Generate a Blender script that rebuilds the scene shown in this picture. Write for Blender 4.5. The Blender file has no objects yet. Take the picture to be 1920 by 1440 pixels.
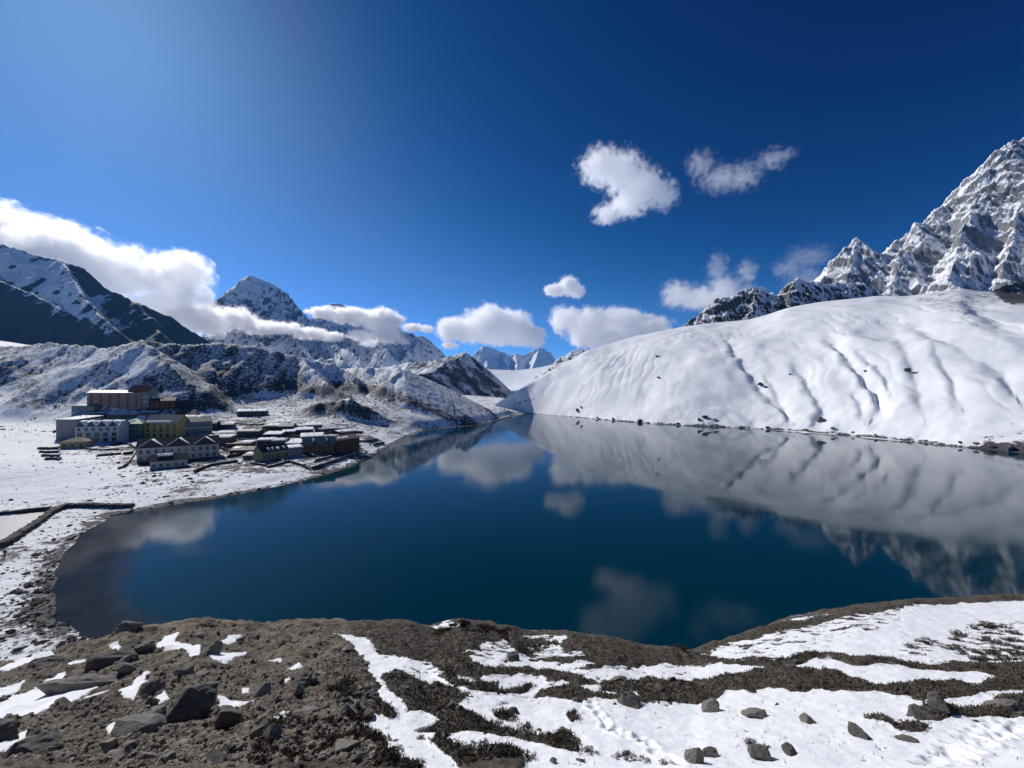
import bpy, bmesh, math, random
import numpy as np
from mathutils import Vector, Matrix, Euler

# ------------------------------------------------------------------ camera, world, sun, exposure
SC = bpy.context.scene
COL = SC.collection
F, CX, HV, CAMZ = 720.0, 960.0, 735.0, 45.0          # focal length, centre column, horizon row (of a 1920x1440 picture), height over the lake
SUN_AZ, SUN_EL = -48.0, 36.0                          # degrees, azimuth measured from +Y towards +X

cam_d = bpy.data.cameras.new('camera')
cam = bpy.data.objects.new('camera', cam_d)
COL.objects.link(cam)
cam_d.sensor_width = 36.0
cam_d.lens = 36.0 * F / 1920.0
cam_d.shift_y = (HV - 720.0) / 1920.0
cam_d.clip_start = 0.1
cam_d.clip_end = 200000.0
cam.location = (0, 0, CAMZ)
cam.rotation_euler = (math.radians(90), 0, 0)
SC.camera = cam

world = bpy.data.worlds.new('World')
SC.world = world
world.use_nodes = True
wn = world.node_tree.nodes
wl = world.node_tree.links
wn.clear()
w_out = wn.new('ShaderNodeOutputWorld')
w_bg = wn.new('ShaderNodeBackground')
w_sky = wn.new('ShaderNodeTexSky')
w_sky.sky_type = 'NISHITA'
w_sky.sun_disc = False
w_sky.sun_elevation = math.radians(SUN_EL)
w_sky.sun_rotation = math.radians(SUN_AZ)
w_sky.altitude = 4800.0
w_sky.air_density = 1.0
w_sky.dust_density = 8.5
w_sky.ozone_density = 3.0
w_gam = wn.new('ShaderNodeGamma')
w_gam.inputs['Gamma'].default_value = 1.25
w_bg.inputs['Strength'].default_value = 0.085
wl.new(w_sky.outputs['Color'], w_gam.inputs['Color'])
# thin, dry high-altitude air: the darker the sky, the deeper its blue (same curve over the whole dome)
w_sep = wn.new('ShaderNodeSeparateColor')
w_com = wn.new('ShaderNodeCombineColor')
wl.new(w_gam.outputs['Color'], w_sep.inputs['Color'])
for _i, (_a, _g) in enumerate(((34.0, 2.25), (2.43, 0.90), (1.067, 0.46))):
    _m = [wn.new('ShaderNodeMath') for _ in range(5)]
    _m[0].operation = 'MULTIPLY'
    _m[0].inputs[1].default_value = 0.085
    _m[1].operation = 'POWER'
    _m[1].inputs[1].default_value = _g
    _m[2].operation = 'MULTIPLY'
    _m[2].inputs[1].default_value = _a
    _m[3].operation = 'MULTIPLY'
    wl.new(w_sep.outputs[_i], _m[0].inputs[0])
    wl.new(_m[0].outputs[0], _m[1].inputs[0])
    wl.new(_m[1].outputs[0], _m[2].inputs[0])
    _m[4].operation = 'SMOOTH_MIN'
    _m[4].inputs[2].default_value = 0.45
    _m[4].inputs[1].default_value = (0.38, 0.66, 0.88)[_i]
    wl.new(_m[2].outputs[0], _m[4].inputs[0])
    wl.new(_m[4].outputs[0], _m[3].inputs[0])
    wl.new(w_sep.outputs[_i], _m[3].inputs[1])
    wl.new(_m[3].outputs[0], w_com.inputs[_i])
wl.new(w_com.outputs['Color'], w_bg.inputs['Color'])
wl.new(w_bg.outputs['Background'], w_out.inputs['Surface'])

sun_d = bpy.data.lights.new('sun', 'SUN')
sun_d.energy = 4.0
sun_d.angle = math.radians(0.5)
sun_d.color = (1.0, 0.955, 0.89)
sun = bpy.data.objects.new('sun', sun_d)
COL.objects.link(sun)
_az, _el = math.radians(SUN_AZ), math.radians(SUN_EL)
SUN_DIR = Vector((math.sin(_az) * math.cos(_el), math.cos(_az) * math.cos(_el), math.sin(_el)))
sun.rotation_euler = SUN_DIR.to_track_quat('Z', 'Y').to_euler()
sun.location = (-3000, 2700, 3000)

SC.view_settings.view_transform = 'Standard'
SC.view_settings.look = 'None'
SC.view_settings.exposure = 0.0
SC.view_settings.gamma = 1.0
SC.view_settings.use_curve_mapping = False
SC.render.engine = 'CYCLES'
SC.cycles.use_denoising = True
SC.cycles.max_bounces = 24
SC.cycles.diffuse_bounces = 3
SC.cycles.glossy_bounces = 3
SC.cycles.volume_bounces = 24
SC.cycles.transparent_max_bounces = 16
SC.cycles.volume_step_rate = 1.0
SC.cycles.volume_max_steps = 256

# ------------------------------------------------------------------ helpers: noise
_rng = np.random.default_rng(7)
_PERM = np.concatenate([_rng.permutation(512)] * 3).astype(np.int64)
_ANG = _rng.uniform(0, 2 * math.pi, 512)
_GX, _GY = np.cos(_ANG), np.sin(_ANG)


def noise2(x, y, seed=0):
    """gradient noise, about -1..1"""
    x = np.asarray(x, float) + seed * 37.31
    y = np.asarray(y, float) + seed * 91.77
    xi, yi = np.floor(x).astype(np.int64), np.floor(y).astype(np.int64)
    xf, yf = x - xi, y - yi
    u = xf * xf * xf * (xf * (xf * 6 - 15) + 10)
    v = yf * yf * yf * (yf * (yf * 6 - 15) + 10)

    def g(ix, iy, dx, dy):
        h = _PERM[(_PERM[ix & 511] + iy) & 511]
        return _GX[h] * dx + _GY[h] * dy
    a = g(xi, yi, xf, yf)
    b = g(xi + 1, yi, xf - 1, yf)
    c = g(xi, yi + 1, xf, yf - 1)
    d = g(xi + 1, yi + 1, xf - 1, yf - 1)
    return 1.5 * (a + u * (b - a) + v * ((c + u * (d - c)) - (a + u * (b - a))))


def fbm(x, y, octaves=5, seed=0, gain=0.5, lac=2.03):
    s, a, f, n = 0.0, 1.0, 1.0, 0.0
    for i in range(octaves):
        s = s + a * noise2(x * f, y * f, seed + i * 3)
        n += a
        a *= gain
        f *= lac
    return s / n


def ridged(x, y, octaves=5, seed=0, gain=0.55, lac=2.07):
    """0..1, sharp crests"""
    s, a, f, n, w = 0.0, 1.0, 1.0, 0.0, 1.0
    for i in range(octaves):
        r = 1.0 - np.abs(noise2(x * f, y * f, seed + i * 5))
        r = r * r
        s = s + a * r * w
        n += a
        w = np.clip(r * 1.6, 0, 1)
        a *= gain
        f *= lac
    return s / n


def sstep(a, b, x):
    t = np.clip((np.asarray(x, float) - a) / (b - a), 0, 1)
    return t * t * (3 - 2 * t)


def tab(pts, x):
    p = np.array(pts, float)
    return np.interp(x, p[:, 0], p[:, 1])


def tabs(pts, x, w):
    """table lookup, smoothed over +-w"""
    k = np.linspace(-1, 1, 7)
    return sum(tab(pts, np.asarray(x) + w * q) for q in k) / 7.0


def px(u, v, y):
    """the point at depth y seen at column u, row v"""
    return np.array([(u - CX) / F * y, y, CAMZ + (HV - v) / F * y])


def proj(x, y, z):
    return CX + F * x / y, HV - F * (z - CAMZ) / y


# ------------------------------------------------------------------ helpers: meshes
def link(o, parent=None):
    COL.objects.link(o)
    if parent is not None:
        o.parent = parent
    return o


def grid_mesh(name, P, attrs=None, smooth=True, keep=None):
    """P: (n, m, 3) array -> quad mesh"""
    n, m = P.shape[:2]
    idx = np.arange(n * m).reshape(n, m)
    q = np.stack([idx[:-1, :-1], idx[1:, :-1], idx[1:, 1:], idx[:-1, 1:]], -1).reshape(-1, 4)
    if keep is not None:
        k = keep[:-1, :-1] | keep[1:, :-1] | keep[1:, 1:] | keep[:-1, 1:]
        q = q[k.reshape(-1)]
    me = bpy.data.meshes.new(name)
    me.vertices.add(n * m)
    me.vertices.foreach_set('co', P.reshape(-1).astype(np.float32))
    me.loops.add(q.size)
    me.loops.foreach_set('vertex_index', q.reshape(-1).astype(np.int32))
    me.polygons.add(len(q))
    me.polygons.foreach_set('loop_start', (np.arange(len(q)) * 4).astype(np.int32))
    me.polygons.foreach_set('loop_total', np.full(len(q), 4, np.int32))
    me.polygons.foreach_set('use_smooth', np.full(len(q), smooth))
    for k_, a in (attrs or {}).items():
        at = me.attributes.new(k_, 'FLOAT', 'POINT')
        at.data.foreach_set('value', a.reshape(-1).astype(np.float32))
    me.update()
    me.validate()
    return me


def tri_mesh(name, V, T, smooth=False, attrs=None):
    V = np.asarray(V, np.float32)
    T = np.asarray(T, np.int32)
    k = T.shape[1]
    me = bpy.data.meshes.new(name)
    me.vertices.add(len(V))
    me.vertices.foreach_set('co', V.reshape(-1))
    me.loops.add(T.size)
    me.loops.foreach_set('vertex_index', T.reshape(-1))
    me.polygons.add(len(T))
    me.polygons.foreach_set('loop_start', (np.arange(len(T)) * k).astype(np.int32))
    me.polygons.foreach_set('loop_total', np.full(len(T), k, np.int32))
    me.polygons.foreach_set('use_smooth', np.full(len(T), smooth))
    for k_, a in (attrs or {}).items():
        at = me.attributes.new(k_, 'FLOAT', 'POINT')
        at.data.foreach_set('value', np.asarray(a).reshape(-1).astype(np.float32))
    me.update()
    me.validate()
    return me


def make(name, me, mat=None, parent=None, kind=None, label=None, cat=None, group=None):
    o = bpy.data.objects.new(name, me)
    if mat is not None and me is not None and len(me.materials) == 0:
        me.materials.append(mat)
    link(o, parent)
    return tag(o, label, cat, group, kind)


def tag(o, label=None, cat=None, group=None, kind=None):
    if label:
        o['label'] = label
    if cat:
        o['category'] = cat
    if group:
        o['group'] = group
    if kind:
        o['kind'] = kind
    return o


def structure(name, me, mat):
    return make(name, me, mat, kind='structure')


def poly_sdf(px_, py_, poly):
    """signed distance (negative inside) of points to a polygon"""
    poly = np.array(poly, float)
    d = np.full(px_.shape, 1e18)
    inside = np.zeros(px_.shape, bool)
    n = len(poly)
    for i in range(n):
        ax, ay = poly[i]
        bx, by = poly[(i + 1) % n]
        ex, ey = bx - ax, by - ay
        wx, wy = px_ - ax, py_ - ay
        t = np.clip((wx * ex + wy * ey) / (ex * ex + ey * ey + 1e-12), 0, 1)
        d = np.minimum(d, (wx - ex * t) ** 2 + (wy - ey * t) ** 2)
        c = ((ay <= py_) & (by > py_)) | ((by <= py_) & (ay > py_))
        if c.any():
            xs = ax + (py_ - ay) * ex / (ey if ey != 0 else 1e-12)
            inside ^= c & (px_ < xs)
    d = np.sqrt(d)
    return np.where(inside, -d, d)


def ridge_height(X, Y, pts, slope, power=1.0):
    """height of a long ridge: crest line pts (3-D), falling away by slope*distance"""
    pts = np.array(pts, float)
    H = np.full(X.shape, -1e9)
    for (a, b) in zip(pts[:-1], pts[1:]):
        ex, ey = b[0] - a[0], b[1] - a[1]
        L2 = ex * ex + ey * ey + 1e-9
        t = np.clip(((X - a[0]) * ex + (Y - a[1]) * ey) / L2, 0, 1)
        d = np.hypot(X - a[0] - ex * t, Y - a[1] - ey * t)
        H = np.maximum(H, a[2] + (b[2] - a[2]) * t - slope * d ** power)
    return H


def smax(a, b, k):
    h = np.clip(0.5 + 0.5 * (a - b) / k, 0, 1)
    return b + (a - b) * h + k * h * (1 - h)


# ------------------------------------------------------------------ helpers: materials
MATS = {}


class NT:
    """small wrapper to write node trees"""

    def __init__(self, name):
        m = bpy.data.materials.new(name)
        m.use_nodes = True
        self.m = m
        self.t = m.node_tree
        self.t.nodes.clear()
        self.out = self.t.nodes.new('ShaderNodeOutputMaterial')

    def n(self, typ, **kw):
        nd = self.t.nodes.new(typ)
        for k, v in kw.items():
            setattr(nd, k, v)
        return nd

    def set(self, sock, val):
        if isinstance(val, bpy.types.NodeSocket):
            self.t.links.new(val, sock)
        elif val is not None:
            sock.default_value = val

    def math(self, op, a, b=None, c=None, clamp=False):
        nd = self.n('ShaderNodeMath', operation=op, use_clamp=clamp)
        for i, q in enumerate((a, b, c)):
            if q is not None:
                self.set(nd.inputs[i], q)
        return nd.outputs[0]

    def vmath(self, op, a, b=None):
        nd = self.n('ShaderNodeVectorMath', operation=op)
        self.set(nd.inputs[0], a)
        if b is not None:
            self.set(nd.inputs[1], b)
        return nd.outputs['Value'] if op in ('DISTANCE', 'LENGTH', 'DOT_PRODUCT') else nd.outputs[0]

    def mix(self, fac, a, b):
        nd = self.n('ShaderNodeMix', data_type='RGBA')
        self.set(nd.inputs['Factor'], fac)
        self.set(nd.inputs['A'], a if not isinstance(a, tuple) else (*a[:3], 1))
        self.set(nd.inputs['B'], b if not isinstance(b, tuple) else (*b[:3], 1))
        return nd.outputs['Result']

    def noise(self, vec, scale, detail=4, rough=0.55, dist=0.0, out='Fac'):
        nd = self.n('ShaderNodeTexNoise')
        self.set(nd.inputs['Vector'], vec)
        nd.inputs['Scale'].default_value = scale
        nd.inputs['Detail'].default_value = detail
        nd.inputs['Roughness'].default_value = rough
        nd.inputs['Distortion'].default_value = dist
        return nd.outputs[out]

    def ramp(self, fac, lo, hi, interp='SMOOTHSTEP'):
        nd = self.n('ShaderNodeMapRange', interpolation_type=interp)
        self.set(nd.inputs['Value'], fac)
        nd.inputs['From Min'].default_value = lo
        nd.inputs['From Max'].default_value = hi
        return nd.outputs[0]

    def attr(self, name):
        return self.n('ShaderNodeAttribute', attribute_name=name).outputs['Fac']

    def pos(self):
        return self.n('ShaderNodeNewGeometry').outputs['Position']

    def obj(self):
        return self.n('ShaderNodeTexCoord').outputs['Object']

    def scale(self, vec, s):
        nd = self.n('ShaderNodeVectorMath', operation='MULTIPLY')
        self.set(nd.inputs[0], vec)
        nd.inputs[1].default_value = s
        return nd.outputs[0]

    def bump(self, h, dist, strength=1.0):
        nd = self.n('ShaderNodeBump')
        nd.inputs['Strength'].default_value = strength
        nd.inputs['Distance'].default_value = dist
        self.set(nd.inputs['Height'], h)
        return nd.outputs['Normal']

    def bsdf(self, color, rough=0.8, normal=None, spec=0.3, metal=0.0, ior=None):
        nd = self.n('ShaderNodeBsdfPrincipled')
        self.set(nd.inputs['Base Color'], color if not isinstance(color, tuple) else (*color[:3], 1))
        self.set(nd.inputs['Roughness'], rough)
        nd.inputs['Specular IOR Level'].default_value = spec
        nd.inputs['Metallic'].default_value = metal
        if ior:
            nd.inputs['IOR'].default_value = ior
        if normal is not None:
            self.set(nd.inputs['Normal'], normal)
        return nd.outputs['BSDF']

    def done(self, shader, sock='Surface'):
        self.t.links.new(shader, self.out.inputs[sock])
        return self.m


SNOW = (0.86, 0.88, 0.91)


def snow_rock(name, rock_a, rock_b, scale, speck=0.35, snow=SNOW, edge=0.06, rscale=None, bump=0.0, bscale=None, streak=(1, 1, 1), fine=3.0, extra=None, use_extra=None):
    """ground that is bare where the mesh attribute 'snow' (a threshold value, 0.5 = edge) is low; fine noise breaks the edge"""
    t = NT(name)
    p = t.scale(t.pos(), streak)
    s = t.attr('snow')
    n1 = t.noise(p, scale, 6, 0.65)
    n2 = t.noise(p, scale * fine, 4, 0.7)
    k = t.math('MULTIPLY_ADD', t.math('SUBTRACT', n1, 0.5), speck * 2.0, s)
    k = t.math('MULTIPLY_ADD', t.math('SUBTRACT', n2, 0.5), speck * 1.2, k)
    fac = t.ramp(k, 0.5 - edge, 0.5 + edge)
    rn = t.noise(p, rscale or scale * 0.4, 8, 0.6)
    rock = t.mix(t.ramp(rn, 0.3, 0.7), rock_a, rock_b)
    if extra is not None:
        rock = t.mix(t.attr(use_extra), rock, extra)
    col = t.mix(fac, rock, snow)
    nrm = None
    if bump:
        h = t.noise(p, bscale or scale * 2, 8, 0.65)
        h = t.math('ADD', h, t.math('MULTIPLY', fac, 0.25))
        nrm = t.bump(h, bump)
    sh = t.bsdf(col, 0.75, nrm, 0.2)
    return t.done(sh)
# ------------------------------------------------------------------ the setting: terrain
def flat(u, v, z=0.0):
    y = (CAMZ - z) * F / (v - HV)
    return ((u - CX) / F * y, y)


SHORE_PX = [(985, 776), (960, 780), (930, 789), (900, 797), (850, 801), (800, 806), (765, 818), (738, 832), (705, 850), (680, 862),
            (655, 876), (610, 890), (560, 903), (480, 920), (400, 935), (300, 950), (240, 961), (205, 965), (196, 976), (150, 999),
            (132, 1024), (108, 1045), (98, 1075), (97, 1105), (101, 1135), (100, 1160), (122, 1180), (150, 1192), (200, 1203)]
LAKE = [flat(u, v) for u, v in SHORE_PX] + [(-60, 56), (0, 56), (900, 56), (1200, 300), (600, 900), (60, 900)]

# ---- far valley floor: one sheet to the horizon
r = np.concatenate([[0.0], np.geomspace(60, 60000, 40)])
th = np.linspace(0, 2 * math.pi, 73)
RR, TT = np.meshgrid(r, th, indexing='ij')
P = np.stack([RR * np.cos(TT), RR * np.sin(TT), -14 + 0 * RR], -1)
M_VALLEY = snow_rock('valley_ground', (0.09, 0.085, 0.08), (0.14, 0.13, 0.12), 0.01)
structure('valley_floor', grid_mesh('valley_floor', P, {'snow': np.full(RR.shape, 0.55)}), M_VALLEY)

# ---- lake water
uu = np.linspace(-420, 3300, 200)
yy = np.geomspace(40, 960, 160)
U, Y = np.meshgrid(uu, yy, indexing='ij')
X = (U - CX) / F * Y
dl = -poly_sdf(X, Y, LAKE)                              # distance from shore, inside positive
U0, V0 = proj(X, Y, 0 * X)
bank = sstep(0, 1, 1 - (dl / 30.0)) * sstep(420, 150, U0)
shelf = poly_sdf(U0, V0, [(60, 940), (240, 955), (360, 945), (290, 985), (250, 1050), (232, 1110), (250, 1140), (300, 1160), (345, 1190), (340, 1260), (60, 1260)])
shallow = sstep(14, -30, shelf + 9 * fbm(X / 9, Y / 9, 3, 3)) * 0.9
shallow = np.maximum(shallow, sstep(5, 0, dl) * 0.7 * sstep(900, 400, U0))
t = NT('lake_water')
pz = t.pos()
sh_ = t.attr('shallow')
bed = t.mix(t.ramp(t.noise(pz, 0.35, 5, 0.6), 0.35, 0.7), (0.030, 0.034, 0.038), (0.055, 0.056, 0.054))
deepn = t.ramp(t.noise(pz, 0.006, 2, 0.5), 0.3, 0.7)
deep = t.mix(deepn, (0.0, 0.021, 0.039), (0.0, 0.031, 0.050))
wcol = t.mix(sh_, deep, bed)
wind = t.ramp(t.noise(t.scale(pz, (0.35, 1.0, 1.0)), 0.018, 4, 0.6, 0.6), 0.42, 0.66)
h = t.noise(t.scale(pz, (0.45, 1.0, 1.0)), 1.1, 4, 0.6)
h = t.math('MULTIPLY', h, t.math('MULTIPLY_ADD', wind, 2.2, 0.8))
water = t.bsdf(wcol, t.math('MULTIPLY_ADD', wind, 0.05, 0.035), t.bump(h, 0.006, 0.7), 0.25, ior=1.333)
icd = t.n('ShaderNodeBsdfDiffuse')
t.set(icd.inputs['Color'], t.mix(t.ramp(t.noise(pz, 0.12, 6, 0.65), 0.35, 0.7), (0.020, 0.027, 0.042), (0.034, 0.041, 0.056)))
ice = icd.outputs[0]
mx = t.n('ShaderNodeMixShader')
t.set(mx.inputs[0], t.math('MULTIPLY', t.attr('ripple'), 0.85))
t.set(mx.inputs[1], water)
t.set(mx.inputs[2], ice)
M_WATER = t.done(mx.outputs[0])
lake = structure('lake_water', grid_mesh('lake_water', np.stack([X, Y, 0 * X], -1), {'shallow': shallow, 'ripple': sstep(30, -55, shelf + 10 * fbm(X / 9, Y / 9, 3, 3))}), M_WATER)


# ---- thin-plate spline through known ground points
def tps_fit(pts):
    p = np.array(pts, float)
    n = len(p)
    d2 = ((p[:, None, :2] - p[None, :, :2]) ** 2).sum(-1) / 1e4
    K = 0.5 * d2 * np.log(d2 + 1e-9) + np.eye(n) * 0.02
    Q = np.c_[np.ones(n), p[:, :2] / 100]
    A = np.block([[K, Q], [Q.T, np.zeros((3, 3))]])
    w = np.linalg.solve(A, np.r_[p[:, 2], 0, 0, 0])
    return p, w


def tps_eval(fit, X, Y):
    p, w = fit
    s = w[-3] + w[-2] * X / 100 + w[-1] * Y / 100
    for i in range(len(p)):
        d2 = ((X - p[i, 0]) ** 2 + (Y - p[i, 1]) ** 2) / 1e4
        s = s + w[i] * 0.5 * d2 * np.log(d2 + 1e-9)
    return s


def gp(u, v, z):
    x, y = flat(u, v, z)
    return (x, y, z)


BASE_PTS = [gp(u, v, 0.6) for u, v in SHORE_PX[::2]] + [
    gp(0, 1240, 1.0), gp(40, 1150, 1.5), gp(0, 1100, 2.0), gp(0, 1000, 1.3), gp(40, 960, 1.3), gp(100, 960, 1.5), gp(-300, 960, 2.5), gp(0, 880, 8), gp(150, 880, 6),
    gp(-300, 860, 14), gp(250, 880, 5), gp(330, 880, 4.2), gp(400, 865, 4.5), gp(120, 845, 8.5), gp(300, 830, 9.5), gp(380, 825, 10),
    gp(200, 800, 16), gp(240, 776, 24), gp(320, 772, 25), gp(0, 790, 19), gp(-300, 780, 26), gp(60, 760, 26), gp(140, 755, 30), gp(485, 776, 21.5),
    gp(400, 790, 18), gp(470, 830, 9), gp(520, 880, 3.5), gp(560, 850, 5.5), gp(600, 792, 16), gp(660, 846, 3.8), gp(560, 820, 10), gp(690, 830, 4.5),
    gp(750, 800, 7), gp(820, 797, 5), gp(640, 790, 16), gp(0, 700, 52) if False else (-560, 430, 46), (-420, 430, 40), (-900, 300, 60), (-900, 600, 80), (-300, 440, 34), (-150, 470, 24),
    (-50, 640, 12), (0, 760, 8), (60, 900, 10), (-200, 800, 30), (-600, 900, 60), (-500, 120, 14), (-300, 110, 8), (-200, 60, 5)]
TPS = tps_fit(BASE_PTS)
_rid = lambda L: [px(*q) for q in L]
M1 = _rid([(-700, 650, 560), (-300, 640, 520), (0, 647, 500), (90, 641, 490), (160, 648, 478), (205, 653, 465), (240, 642, 452), (272, 637, 450), (330, 644, 474), (400, 641, 500), (480, 650, 530),
           (560, 668, 560), (625, 682, 580), (660, 703, 560), (690, 742, 520), (722, 784, 480)])
S1 = _rid([(272, 637, 450), (305, 662, 428), (345, 705, 400)])
S2 = _rid([(560, 668, 560), (600, 705, 515), (650, 742, 470)])
S0 = _rid([(60, 642, 494), (40, 668, 455), (-20, 700, 420)])
M3 = _rid([(560, 772, 404), (600, 752, 408), (650, 746, 412), (700, 766, 418), (745, 797, 428)])
M2 = _rid([(520, 690, 740), (620, 690, 660), (690, 688, 615), (760, 689, 580), (800, 679, 580), (832, 688, 590), (866, 716, 610), (895, 742, 635), (918, 762, 655), (935, 776, 670)])
S3 = _rid([(760, 689, 580), (738, 712, 550), (722, 742, 520)])
S4 = _rid([(832, 688, 590), (842, 725, 560), (850, 760, 535)])
LAKE_FAR = [flat(u, v) for u, v in SHORE_PX]


def ground_height(X, Y, detail=True):
    """the shore, the village terraces and the moraine"""
    d = poly_sdf(X, Y, LAKE)
    d = d + (1.6 * fbm(X / 9, Y / 9, 4, 13) + 0.5) * np.exp(-(d / 12.0) ** 2)
    z = tps_eval(TPS, X, Y)
    wob = fbm(X / 60, Y / 60, 4, 11)
    z = z + 1.2 * wob * sstep(5, 60, d)
    X0, Y0 = X, Y
    X = X0 + 12 * fbm(X0 / 90, Y0 / 90, 2, 15) + 4 * fbm(X0 / 22, Y0 / 22, 2, 16)
    Y = Y0 + 12 * fbm(X0 / 90, Y0 / 90, 2, 17) + 4 * fbm(X0 / 22, Y0 / 22, 2, 18)
    mor = ridge_height(X, Y, M1, 0.76)
    for L, s in ((S1, 0.75), (S2, 0.8), (S0, 0.7)):
        mor = np.maximum(mor, ridge_height(X, Y, L, s))
    mor2 = np.maximum(ridge_height(X, Y, M2, 0.82), np.maximum(ridge_height(X, Y, S3, 0.75), ridge_height(X, Y, S4, 0.75)))
    mor3 = ridge_height(X, Y, M3, 0.85)
    X, Y = X0, Y0
    rough = ridged(X / 70, Y / 70, 4, 21) - 0.5
    am = sstep(0, 25, np.maximum(np.maximum(mor, mor2), mor3) - z)
    m = np.maximum(np.maximum(mor, mor2), mor3)
    m = m + 3.2 * rough * am - am * 2.2 * (1 - np.abs(noise2((X + 0.25 * Y + 6 * fbm(X / 25, Y / 25, 2, 27)) / 17.0, m / 70.0, 23))) ** 4
    z = smax(m, z, 5.0)
    lim = 0.6 + 0.60 * np.clip(d, 0, None)
    z = lim - smax(lim - z, 0 * z, 2.0)
    shore = sstep(0, 16, d)
    z = z * (0.12 + 0.88 * shore) if False else np.where(d > 0, z * shore + 0.35 * sstep(0, 2, d) * (1 - shore), -0.22 * np.minimum(-d, 40))
    if detail:
        am2 = 0.42 + 0.75 * am
        z = z + sstep(-1, 6, d) * (0.9 * am2 * fbm(X / 9, Y / 9, 3, 31) + 0.45 * am2 * ridged(X / 4.5, Y / 4.5, 3, 41) - 0.1)
    return z, d, am


def polar(u0, u1, nu, y0, y1, ny):
    uu = np.linspace(u0, u1, nu)
    yy = np.geomspace(y0, y1, ny)
    U, Y = np.meshgrid(uu, yy, indexing='ij')
    return U, Y, (U - CX) / F * Y


U, Y, X = polar(-520, 1012, 640, 56, 1050, 480)
Z, D, AM = ground_height(X, Y)
gu, gv = proj(X, Y, Z)
# pond behind the causeway
POND = [flat(u, v, 1.2) for u, v in [(-200, 985), (-100, 1010), (-20, 1022), (10, 1008), (48, 985), (92, 959), (60, 958), (30, 966), (0, 985 - 14), (-80, 972), (-200, 975)]]
dp = poly_sdf(X, Y, POND)
Z = np.where(dp < 7, Z * sstep(0, 7, dp) + (1.05 + 0.06 * dp) * (1 - sstep(0, 7, dp)), Z)
Z = np.where(dp < 0, 0.8, Z)
# snow cover: thick on flats facing up, thin and speckled on the moraine faces
dzx = np.gradient(Z, axis=0) / np.maximum(np.gradient(X, axis=0), 1e-6)
patch = fbm(X / 35, Y / 35, 4, 51)
fine = fbm(X / 6, Y / 6, 3, 61)
strk = fbm((X + 0.25 * Y) / 6.0, Z / 26.0, 4, 57)
sn = 0.74 + (0.24 - 0.15 * AM) * patch + (0.16 - 0.06 * AM) * fine + 0.20 * AM * strk
sn = sn - 0.29 * sstep(0.0, 0.35, AM)
sn = sn + 0.10 * sstep(260, 60, gu) * sstep(800, 850, gv) * sstep(950, 935, gv)
sn = sn - 0.22 * sstep(0.12, 0.42, fbm((X * 0.86 + Y * 0.5) / 26, (Y * 0.86 - X * 0.5) / 4.5, 4, 77)) * (1 - AM)
sn = sn - 0.30 * np.exp(-((D - 1.0) / 3.0) ** 2)                                   # wet stones at the water's edge
lowv = sstep(0, 40, D) * (1 - AM)
veg = sstep(0.0, 0.45, fbm(X / 60, Y / 60, 3, 71) + 0.1) * sstep(-420, -250, X) * 0.0
sn = sn - 0.13 * sstep(190, 40, gu) * sstep(1000, 1040, gv)                         # trodden ground near the slope foot
sn = sn + 0.10 * sstep(330, 160, gu) * sstep(640, 660, gv) * sstep(830, 780, gv)
sn = sn - 0.10 * sstep(120, 20, gu) * sstep(640, 690, gv) * sstep(790, 740, gv)      # scrub on the far left
sn = sn + 0.25 * sstep(0, 30, -poly_sdf(gu, gv, [(205, 655), (265, 640), (330, 690), (250, 720), (195, 700)]))
sn = sn - 0.07 * sstep(20, -15, poly_sdf(gu, gv, [(400, 745), (520, 735), (720, 705), (760, 800), (560, 800), (420, 790)])) * (1 - AM)
sn = sn + 0.04 * AM + 0.10 * AM * sstep(520, 600, gu)
VIL = [(100, 850), (130, 775), (330, 762), (430, 790), (560, 795), (700, 815), (690, 845), (600, 875), (480, 885), (420, 872), (262, 890), (220, 850)]
sn = sn - 0.32 * sstep(14, -8, poly_sdf(gu, gv, VIL)) * sstep(-0.25, 0.2, fbm(X / 14, Y / 14, 3, 73))  # barer ground among the houses: trodden snow, with their shade put in as well
sn = sn - 0.10 * sstep(220, 300, gu) * sstep(0.02, 0.4, 1 - AM)
M_SHORE = snow_rock('snowy_scrub_ground', (0.050, 0.052, 0.057), (0.080, 0.080, 0.082), 0.34, 0.52, edge=0.09, rscale=0.05, bump=0.8, bscale=0.6)
structure('shore_ground', grid_mesh('shore_ground', np.stack([X, Y, Z], -1), {'snow': sn}, keep=(D > -30)), M_SHORE)

t = NT('pond_ice')
M_POND = t.done(t.bsdf(t.mix(t.ramp(t.noise(t.pos(), 0.08, 4), 0.35, 0.7), (0.13, 0.135, 0.155), (0.20, 0.205, 0.225)), 0.3, t.bump(t.noise(t.pos(), 0.6, 4), 0.05), 0.5))
bmx = bmesh.new()
bmx.faces.new([bmx.verts.new((x, y, 1.12)) for x, y in POND])
me = bpy.data.meshes.new('pond')
bmx.to_mesh(me)
bmx.free()
structure('pond_ice', me, M_POND)

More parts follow.
